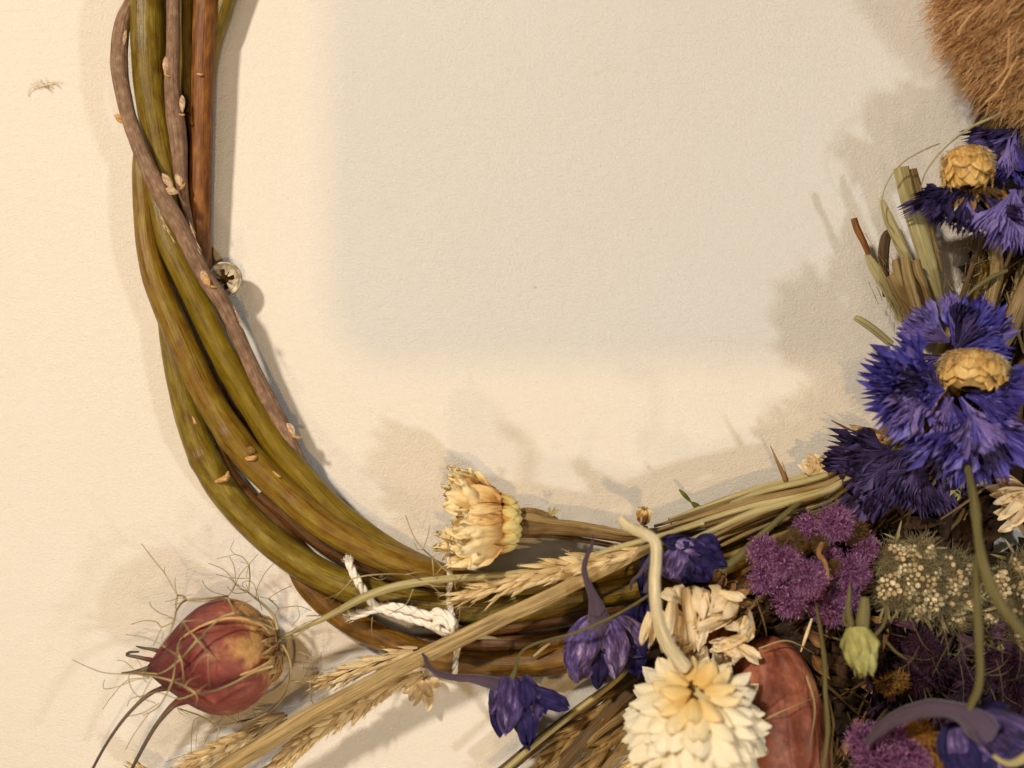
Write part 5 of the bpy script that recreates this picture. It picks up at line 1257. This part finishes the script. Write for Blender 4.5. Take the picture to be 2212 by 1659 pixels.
# ================================================================ straw stubs upper right
stub_pts = [
    ('broad flattened pale straw with cut end at the upper right', 'strawpale', [(1946, 362, 80), (1962, 430, 84), (1984, 500, 82), (2010, 590, 76), (2030, 680, 60)], [17, 18, 19, 19, 16], .35),
    ('second broad pale straw right beside the widest one', 'straw', [(1968, 366, 72), (1984, 430, 76), (2002, 500, 76), (2024, 590, 66)], [12, 14, 15, 14], .4),
    ('narrow pale straw left of the broad ones with slanted end', 'strawpale', [(1905, 432, 80), (1918, 470, 84), (1936, 510, 86), (1958, 560, 84), (1980, 620, 76), (2000, 700, 60)], [5, 11, 12, 12, 12, 10], .55),
    ('brown-red splinter tip pointing at the open wall', 'rust', [(1844, 472, 78), (1852, 496, 80), (1864, 520, 80), (1876, 548, 78)], [7, 7.5, 7, 6], .7),
    ('frayed pale sheath below the brown-red splinter', 'strawpale', [(1872, 548, 76), (1886, 574, 78), (1904, 604, 78), (1924, 638, 74), (1950, 690, 62)], [5, 11, 12, 12, 10], .5),
    ('dark bent leaf blade curving behind the straw stubs', 'strawdark', [(1930, 494, 66), (1914, 512, 68), (1908, 550, 70), (1910, 590, 70), (1916, 640, 62)], [5, 11, 12, 11, 9], .4),
    ('short blunt stub, leftmost of the cut stubs', 'straw', [(1933, 562, 100), (1938, 590, 100), (1948, 630, 94), (1962, 690, 78)], [7, 8, 9, 9], .9),
    ('thick blunt stub in the middle of the cut stubs', 'straw', [(1955, 556, 104), (1960, 590, 104), (1974, 640, 96), (1992, 700, 80)], [11, 11, 12, 12], .9),
    ('long blunt stub reaching down to the violet floret', 'straw', [(1978, 562, 108), (1984, 590, 108), (1998, 620, 104), (2016, 680, 90)], [9, 10, 8, 8], .9),
    ('lowest ragged stub with a bright cut edge', 'straw', [(1926, 594, 96), (1940, 620, 96), (1956, 650, 90), (1980, 700, 76)], [14, 16, 16, 14], .6),
    ('square-cut straw stub right of the ragged one', 'strawdark', [(1966, 606, 96), (1980, 634, 94), (2000, 680, 84)], [14, 16, 16], .6),
    ('sunlit orange straw piece pointing left beside the big cornflower', 'strawpale', [(1846, 686, 92), (1862, 694, 94), (1890, 714, 94), (1926, 744, 90)], [6, 8, 8.5, 8], .7),
    ('stout pale stem, vertical, right of the straw stubs', 'straw', [(2140, 470, 84), (2148, 530, 88), (2152, 590, 90), (2142, 640, 92), (2132, 700, 92)], [13, 14, 14, 13, 12], 1),
    ('thick pale stem coming in diagonally from the right edge into the blue flower', 'straw', [(2250, 560, 110), (2216, 622, 114), (2196, 670, 116), (2176, 716, 116), (2140, 772, 104)], [18, 18, 19, 18, 17], 1),
    ('slim greenish stem leaning between the upright stems', 'strawdark', [(2116, 500, 76), (2104, 560, 82), (2090, 610, 86), (2076, 650, 88)], [5, 6, 6, 5], 1),
    ('green thread-like stem branching towards the right', 'greenstem', [(2176, 584, 112), (2140, 600, 112), (2106, 624, 108), (2080, 652, 100)], [4, 5, 5, 4], 1),
    ('bent stem to the right of the blue flower, in shadow', 'strawdark', [(2236, 760, 80), (2206, 800, 84), (2196, 880, 80), (2190, 960, 70)], [12, 12, 12, 12], 1),
]
for lab, mat, pts, rad, fl in stub_pts:
    mb = MB(); tube(mb, pts, rad, n=16, ribs=5, ribamp=.09, flat=fl, rough=.03)
    tag(mb.build('cut_straw' if 'stub' in lab else 'straw', M[mat]), lab, 'straw')
# loose fibres round the stubs
mb = MB(); c_ = (1930, 620, 80)
hairs(mb, at(c_), rng.normal(size=(60, 3)) * [24, 40, 10], np.array([.5, 1, .1]) * rng.choice([-1, 1], (60, 1)) + rng.normal(size=(60, 3)) * .25, rng.uniform(14, 60, 60), .9, bend=.3)
hairs(mb, at((2120, 600, 70)), rng.normal(size=(200, 3)) * [50, 60, 12], np.array([-.2, 1, .1]) * rng.choice([-1, 1], (200, 1)) + rng.normal(size=(200, 3)) * .5, rng.uniform(14, 60, 200), 1.0, bend=.9)
tag(mb.build('straw_fibres', M['straw']), 'loose straw fibres around the cut stubs at the upper right', None, kind='stuff')

# fine wiry filaments
for lab, pts in (('long hair-thin stem arching over the straw stubs to the right edge', [(1930, 498, 96), (1912, 470, 104), (1905, 432, 110), (1920, 388, 116), (1952, 350, 118), (2000, 322, 120), (2030, 310, 122)]),
                 ('hair-thin stem bowed beside the ochre calyx, thicker towards the right edge', [(2000, 438, 104), (1990, 414, 110), (1996, 380, 118), (2022, 340, 124), (2060, 302, 130), (2100, 274, 134), (2150, 250, 138), (2230, 210, 140)])):
    stem_thing('wiry_grass', lab, 'stem', 'strawpale', pts, [1.2, 1.3, 1.3, 1.3, 1.4, 1.8, 1.4] if len(pts) == 7 else [1.2, 1.3, 1.4, 1.6, 2, 3.2, 3.4, 3.6], n=6)
for i in range(4):
    stem_thing('dark_grass_blade', 'one of the dark thin stems between the tan tuft and the violet cornflower', 'stem', 'strawdark', [(2090 + i * 12, 320 + i * 4, 70), (2110 + i * 12, 262 + i * 3, 80), (2150 + i * 8, 210 + i * 6, 84), (2230, 150 + i * 14, 84)], [3, 4, 4, 4], group='dark stems under the tan tuft')

# ================================================================ tan tow tuft (top right)
tt = thing('tan_tuft', 'shaggy tan tuft of hair-like fibres in the top right corner', 'tuft', (2200, 40, 90))
mb = MB(); revolve(mb, at((2348, -52, 140)), (0, 0, 0), (0, 0, 1), [(-110, 1), (-80, 170), (-20, 268), (30, 270), (80, 200), (110, 80), (116, 1)], n=48, wr=.06, rnd=.3); mb.build('tuft_core', M['towcore'], tt)
n = 26000
c_ = np.array([2348, -52, 140.])
th = rng.uniform(0, 6.283, n); ph = np.arccos(rng.uniform(-.35, 1, n))
nd = np.stack([np.sin(ph) * np.cos(th), np.sin(ph) * np.sin(th), np.cos(ph)], 1)
bs = nd * np.array([270, 268, 112]) * rng.uniform(.9, 1.05, (n, 1))
fl = np.array([-.72, .66, .02])
kp = (bs[:, 0] < -30) & (bs[:, 1] > -60); bs, nd = bs[kp], nd[kp]; n = len(bs)
cl_ = np.round(bs / 22) * 22                       # strands gather in locks
lock = np.stack([sn(cl_[:, 0] * .05, cl_[:, 1] * .05, 1.0), sn(cl_[:, 0] * .05, cl_[:, 1] * .05, 5.0), sn(cl_[:, 1] * .05, cl_[:, 2] * .05, 9.0)], 1)
d = nrm(fl + nd * .06 + lock * .42 + rng.normal(size=(n, 3)) * .10)
mb = MB(); hairs(mb, at(c_), bs, d, rng.uniform(40, 120, n), 1.15, bend=.4, segs=6, taper=.3); mb.build('fibres', M['tow'], tt, kind='stuff')
for pts in ([(2180, 60, 268), (2178, 110, 262), (2172, 150, 250), (2140, 182, 236)], [(2120, 10, 250), (2090, 40, 244), (2068, 70, 230)], [(2200, 120, 256), (2160, 190, 230), (2130, 220, 200)]):
    mb = MB(); tube(mb, pts, [1.2, 1.8, 1.8, 1][:len(pts)], n=5); mb.build('stray_strand', M['tow'], tt)

# ================================================================ mass of stems and added dark leaves under the flowers
def ringpt(f):
    """centre line of the covered right half of the ring"""
    K = np.array([(1400, 1330), (1560, 1290), (1720, 1235), (1860, 1150), (1980, 1030), (2080, 880), (2150, 700), (2190, 500), (2215, 280), (2220, 60)], float)
    q = f * (len(K) - 1); i = min(int(q), len(K) - 2); return K[i] * (1 - q + i) + K[i + 1] * (q - i), nrm(K[i + 1] - K[i])


for kk, (mat, n, h0, h1) in enumerate((('strawdark', 260, 18, 66), ('brown', 150, 10, 50), ('straw', 120, 40, 84))):
    mb = MB()
    for i in range(n):
        f = random.uniform(.0, 1) if mat != 'straw' else random.uniform(.45, 1)
        q, d = ringpt(f); nrm_ = np.array([-d[1], d[0]])
        w = random.uniform(-62, 95 + 40 * (f < .5)); a = random.gauss(0, .35)
        dd = np.array([d[0] * math.cos(a) - d[1] * math.sin(a), d[0] * math.sin(a) + d[1] * math.cos(a)])
        L = random.uniform(60, 190); c = q + nrm_ * w; h = random.uniform(h0, h1) + (0 if abs(w) < 60 else -6)
        s = random.uniform(2.5, 6.5) if mat != 'brown' else random.uniform(3, 9)
        cv = random.uniform(-14, 14)
        tube(mb, [(*(c - dd * L / 2), h), (*(c + nrm_ * cv), h + random.uniform(-4, 10)), (*(c + dd * L / 2), h + random.uniform(-10, 14))], [s * .6, s, s * .5], n=6, step=16, flat=random.uniform(.3, 1), rough=.05)
    o = mb.build('straw_mass', M[mat]); tag(o, ['tangle of dark old straw filling the ring under the flowers', 'brown twigs packed deep under the flowers', 'paler straw showing between the flowers at the upper right'][kk], None, kind='stuff')
for kk, (mat, n) in enumerate((('bed', 700), ('bed', 900))):  # dark backing leaves added so the gaps to the wall look shaded
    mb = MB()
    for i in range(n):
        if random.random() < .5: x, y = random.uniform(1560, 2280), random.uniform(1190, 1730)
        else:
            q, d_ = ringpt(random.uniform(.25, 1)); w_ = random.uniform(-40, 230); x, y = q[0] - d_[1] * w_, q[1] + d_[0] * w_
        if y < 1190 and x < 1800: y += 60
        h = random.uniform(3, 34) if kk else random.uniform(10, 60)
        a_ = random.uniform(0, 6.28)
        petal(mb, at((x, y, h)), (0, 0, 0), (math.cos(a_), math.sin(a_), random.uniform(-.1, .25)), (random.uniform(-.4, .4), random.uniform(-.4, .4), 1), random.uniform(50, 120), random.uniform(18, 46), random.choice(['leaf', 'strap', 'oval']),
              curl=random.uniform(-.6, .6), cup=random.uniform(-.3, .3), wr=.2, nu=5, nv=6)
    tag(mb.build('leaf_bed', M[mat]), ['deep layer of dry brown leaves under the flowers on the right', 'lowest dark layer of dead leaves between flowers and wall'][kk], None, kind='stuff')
# wide lower right area: dead leaves, dark petals and stems
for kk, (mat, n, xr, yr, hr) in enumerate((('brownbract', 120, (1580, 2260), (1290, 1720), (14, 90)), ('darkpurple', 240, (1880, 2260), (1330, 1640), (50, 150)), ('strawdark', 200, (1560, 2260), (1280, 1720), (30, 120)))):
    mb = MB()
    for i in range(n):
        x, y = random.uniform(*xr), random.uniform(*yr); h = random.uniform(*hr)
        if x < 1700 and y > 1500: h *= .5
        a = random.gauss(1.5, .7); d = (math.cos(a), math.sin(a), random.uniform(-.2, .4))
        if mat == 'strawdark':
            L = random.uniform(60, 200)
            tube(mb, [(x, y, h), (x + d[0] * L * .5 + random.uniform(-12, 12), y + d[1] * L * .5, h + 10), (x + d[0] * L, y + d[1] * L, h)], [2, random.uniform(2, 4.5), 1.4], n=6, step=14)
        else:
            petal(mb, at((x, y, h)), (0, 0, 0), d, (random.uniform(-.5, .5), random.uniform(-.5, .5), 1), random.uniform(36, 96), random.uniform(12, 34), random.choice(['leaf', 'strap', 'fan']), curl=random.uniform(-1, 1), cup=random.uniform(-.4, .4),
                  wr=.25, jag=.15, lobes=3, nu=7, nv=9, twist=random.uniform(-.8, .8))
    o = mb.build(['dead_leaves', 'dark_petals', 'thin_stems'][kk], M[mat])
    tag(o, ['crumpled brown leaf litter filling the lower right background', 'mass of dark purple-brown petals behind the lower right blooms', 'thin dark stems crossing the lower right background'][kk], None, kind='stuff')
mb = MB()
for i in range(60):
    x, y = random.uniform(1960, 2240), random.uniform(1330, 1500)
    a = random.uniform(0, 6.28); L = random.uniform(30, 90); h = random.uniform(110, 190)
    tube(mb, [(x, y, h), (x + math.cos(a) * L * .5, y + math.sin(a) * L * .5 + 8, h + 8), (x + math.cos(a + .15) * L * 1.5, y + math.sin(a + .15) * L * 1.5, h)], [.7, 1.1, .4], n=4, step=10)
tag(mb.build('wiry_fibres', M['greenstem']), 'grey-beige wiry fibres around the lower right stems', None, kind='stuff')
# dim purple tufts deep on the lower right
dp = thing('purple_tuft_flower', 'dim dark-plum tuft behind the arching spur at the lower right', 'flower', (2050, 1460, 80))
for c, r in (((1990, 1395, 150), 46), ((2020, 1440, 150), 50), ((2080, 1480, 140), 48), ((2170, 1440, 140), 54), ((2200, 1500, 150), 44), ((1975, 1470, 140), 40)):
    tuft(dp, c, r, mat='darkpurple', core='magentadark', n=420, rad=1.4, bend=.5)
dy = thing('yellow_tuft', 'small ochre-yellow fibre tuft just under the pale green bud', 'tuft', (1930, 1470, 80))
for c, r in (((1915, 1478, 170), 28), ((1940, 1470, 172), 28)):
    tuft(dy, c, r, mat='tuftyellow', core='woolcore', n=220, rad=1.5, bend=.3)
# ivory shreds at the right edge
iv2 = thing('ivory_flower', 'shadowed tan-ivory flower cut by the right edge below the blue cornflower', 'dried flower', (2190, 1100, 60))
for i in range(22):
    a = R(random.uniform(120, 235)); b_ = (2215 + random.uniform(-10, 24), 1090 + random.uniform(-34, 26), 100 + random.uniform(-10, 30))
    mb = MB(); petal(mb, at(b_), (0, 0, 0), (math.cos(a), math.sin(a) * .6, random.uniform(-.1, .3)), (0, 0, 1), random.uniform(56, 100), random.uniform(18, 30), 'strap', curl=random.uniform(-.8, .5), cup=.3, wr=.15, nu=7, nv=10)
    mb.build('petal', M['ivory'], iv2)
lf = thing('pale_leaf', 'jagged pale grey-green leaf fragment peeking out under the hanging blue florets', 'leaf', (2080, 1070, 100))
for (b_, d, ln, w) in (((2080, 1044), (-.6, .9), 40, 28), ((2092, 1056), (.9, -.35), 52, 20), ((2062, 1030), (-.8, .3), 30, 14)):
    mb = MB(); petal(mb, at((*b_, 120)), (0, 0, 0), (*d, .1), (0, 0, 1), ln, w, 'fan', wr=.12, jag=.3, lobes=3, nu=13, nv=8); mb.build('leaf_piece', M['palegreen'], lf)
# tan petals at the left foot of the big cornflower
tp = thing('tan_petals', 'tan papery petals and dark tip poking out left of the blue and dark cornflowers', 'petals', (1890, 960, 60))
for i in range(16):
    a = R(random.uniform(150, 235)); mb = MB()
    petal(mb, at((random.uniform(1872, 1910), random.uniform(930, 985), 78)), (0, 0, 0), (math.cos(a), math.sin(a) * .5 + .15, .1), (0, 0, 1), random.uniform(34, 62), random.uniform(9, 18), 'leaf', curl=random.uniform(-.6, .6), wr=.15); mb.build('petal', M['husk' if i % 3 else 'brownbract'], tp)
stem_thing('dark_twig', 'thin dark purple twig pointing left above the dark cornflower', 'twig', 'darkpurple', [(1790, 965, 92), (1815, 966, 96), (1846, 974, 96), (1880, 985, 90)], [2, 3.5, 5, 5], rough=.2)
stem_thing('awn', 'thin reddish awn pointing left at the wall beside the cornflowers', 'awn', 'brownbract', [(1796, 908, 70), (1815, 918, 72), (1836, 928, 72), (1880, 940, 70)], [1, 2.4, 2.4, 2])

# brown grass heads at the bottom centre
for i, (pts, w, mat) in enumerate((([(1430, 1440, 44), (1330, 1520, 56), (1230, 1600, 60), (1120, 1700, 60)], 48, 'huskdark'), ([(1440, 1500, 50), (1350, 1580, 64), (1270, 1650, 66), (1200, 1730, 66)], 46, 'huskdark'),
                                   ([(1470, 1580, 60), (1390, 1630, 70), (1300, 1720, 70)], 44, 'husk'), ([(1600, 1640, 50), (1500, 1680, 50), (1420, 1740, 50)], 44, 'huskdark'))):
    ear('grass_head', ['brown grass head fanning from behind the larkspur to the bottom edge, uppermost of four', 'brown grass head left of the white flower, second from the top', 'paler grass head touching the lower left of the white flower', 'grass head mostly hidden under the white flower'][i],
        pts, w, mat=mat, n=30, hlen=70, spread=.22, awn=40, dens=3)
for i, (pts, rad, mat) in enumerate((([(1420, 1380, 60), (1330, 1470, 78), (1240, 1540, 84), (1150, 1612, 84), (1060, 1690, 84)], [5, 6, 6, 6, 6], 'strawpale'), ([(1400, 1440, 40), (1300, 1500, 50), (1180, 1590, 54), (1070, 1680, 54)], [9, 12, 13, 13], 'strawdark'),
                                     ([(1430, 1500, 70), (1320, 1560, 88), (1220, 1640, 90), (1150, 1700, 90)], [8, 12, 12, 12], 'straw'), ([(1440, 1440, 64), (1350, 1510, 84), (1270, 1590, 90), (1180, 1690, 90)], [8, 14, 15, 14], 'strawdark'), ([(1450, 1560, 84), (1370, 1600, 96), (1300, 1670, 98)], [6, 10, 10], 'straw'))):
    stem_thing('straw', ['thin yellow-green straw passing behind the small larkspur to the bottom edge', 'dark flat straw along the upper edge of the brown grass heads', 'broad tan straw blade over the brown grass heads', 'dull brown straw blade beside the broad tan one', 'short tan straw blade next to the white flower'][i],
               'straw', mat, pts, rad, flat=.45 if i else 1, ribs=5, ribamp=.08, n=14)
# pale splinter among brown stems
stem_thing('straw', 'tiny cracked white splinter in the dark gap below the magenta tuft', 'straw', 'ivory', [(1730, 1408, 150), (1742, 1372, 156), (1754, 1336, 160)], [1.5, 4, 2], flat=.5)

# ---------------------------------------------------------------- groups of look-alikes
GROUPS = {'straw': 'loose dry straws in the wreath', 'cut_straw': 'cut straw stubs at the upper right', 'wheat_ear': 'wheat ears at the bottom left',
          'grass_head': 'grass heads fanning to the bottom edge', 'cornflower': 'cornflowers at the right', 'magenta_tuft_flower': 'magenta tuft flowers',
          'woolly_flower_cluster': 'woolly flower clusters', 'dried_bud': 'small dried buds', 'awn': 'awns standing out of the straw', 'ivory_flower': 'ivory dried flowers',
          'dark_twig': 'short dark twigs', 'brown_twig': 'thin stems beside the copper pod', 'green_twig': 'greenish stems', 'wiry_grass': 'hair-thin wiry stems'}
for o in scene.objects:
    if o.parent is None and 'group' not in o:
        base = o.name.split('.')[0]
        if base in GROUPS and 'category' in o: o['group'] = GROUPS[base]
    if '_o' in o: del o['_o']
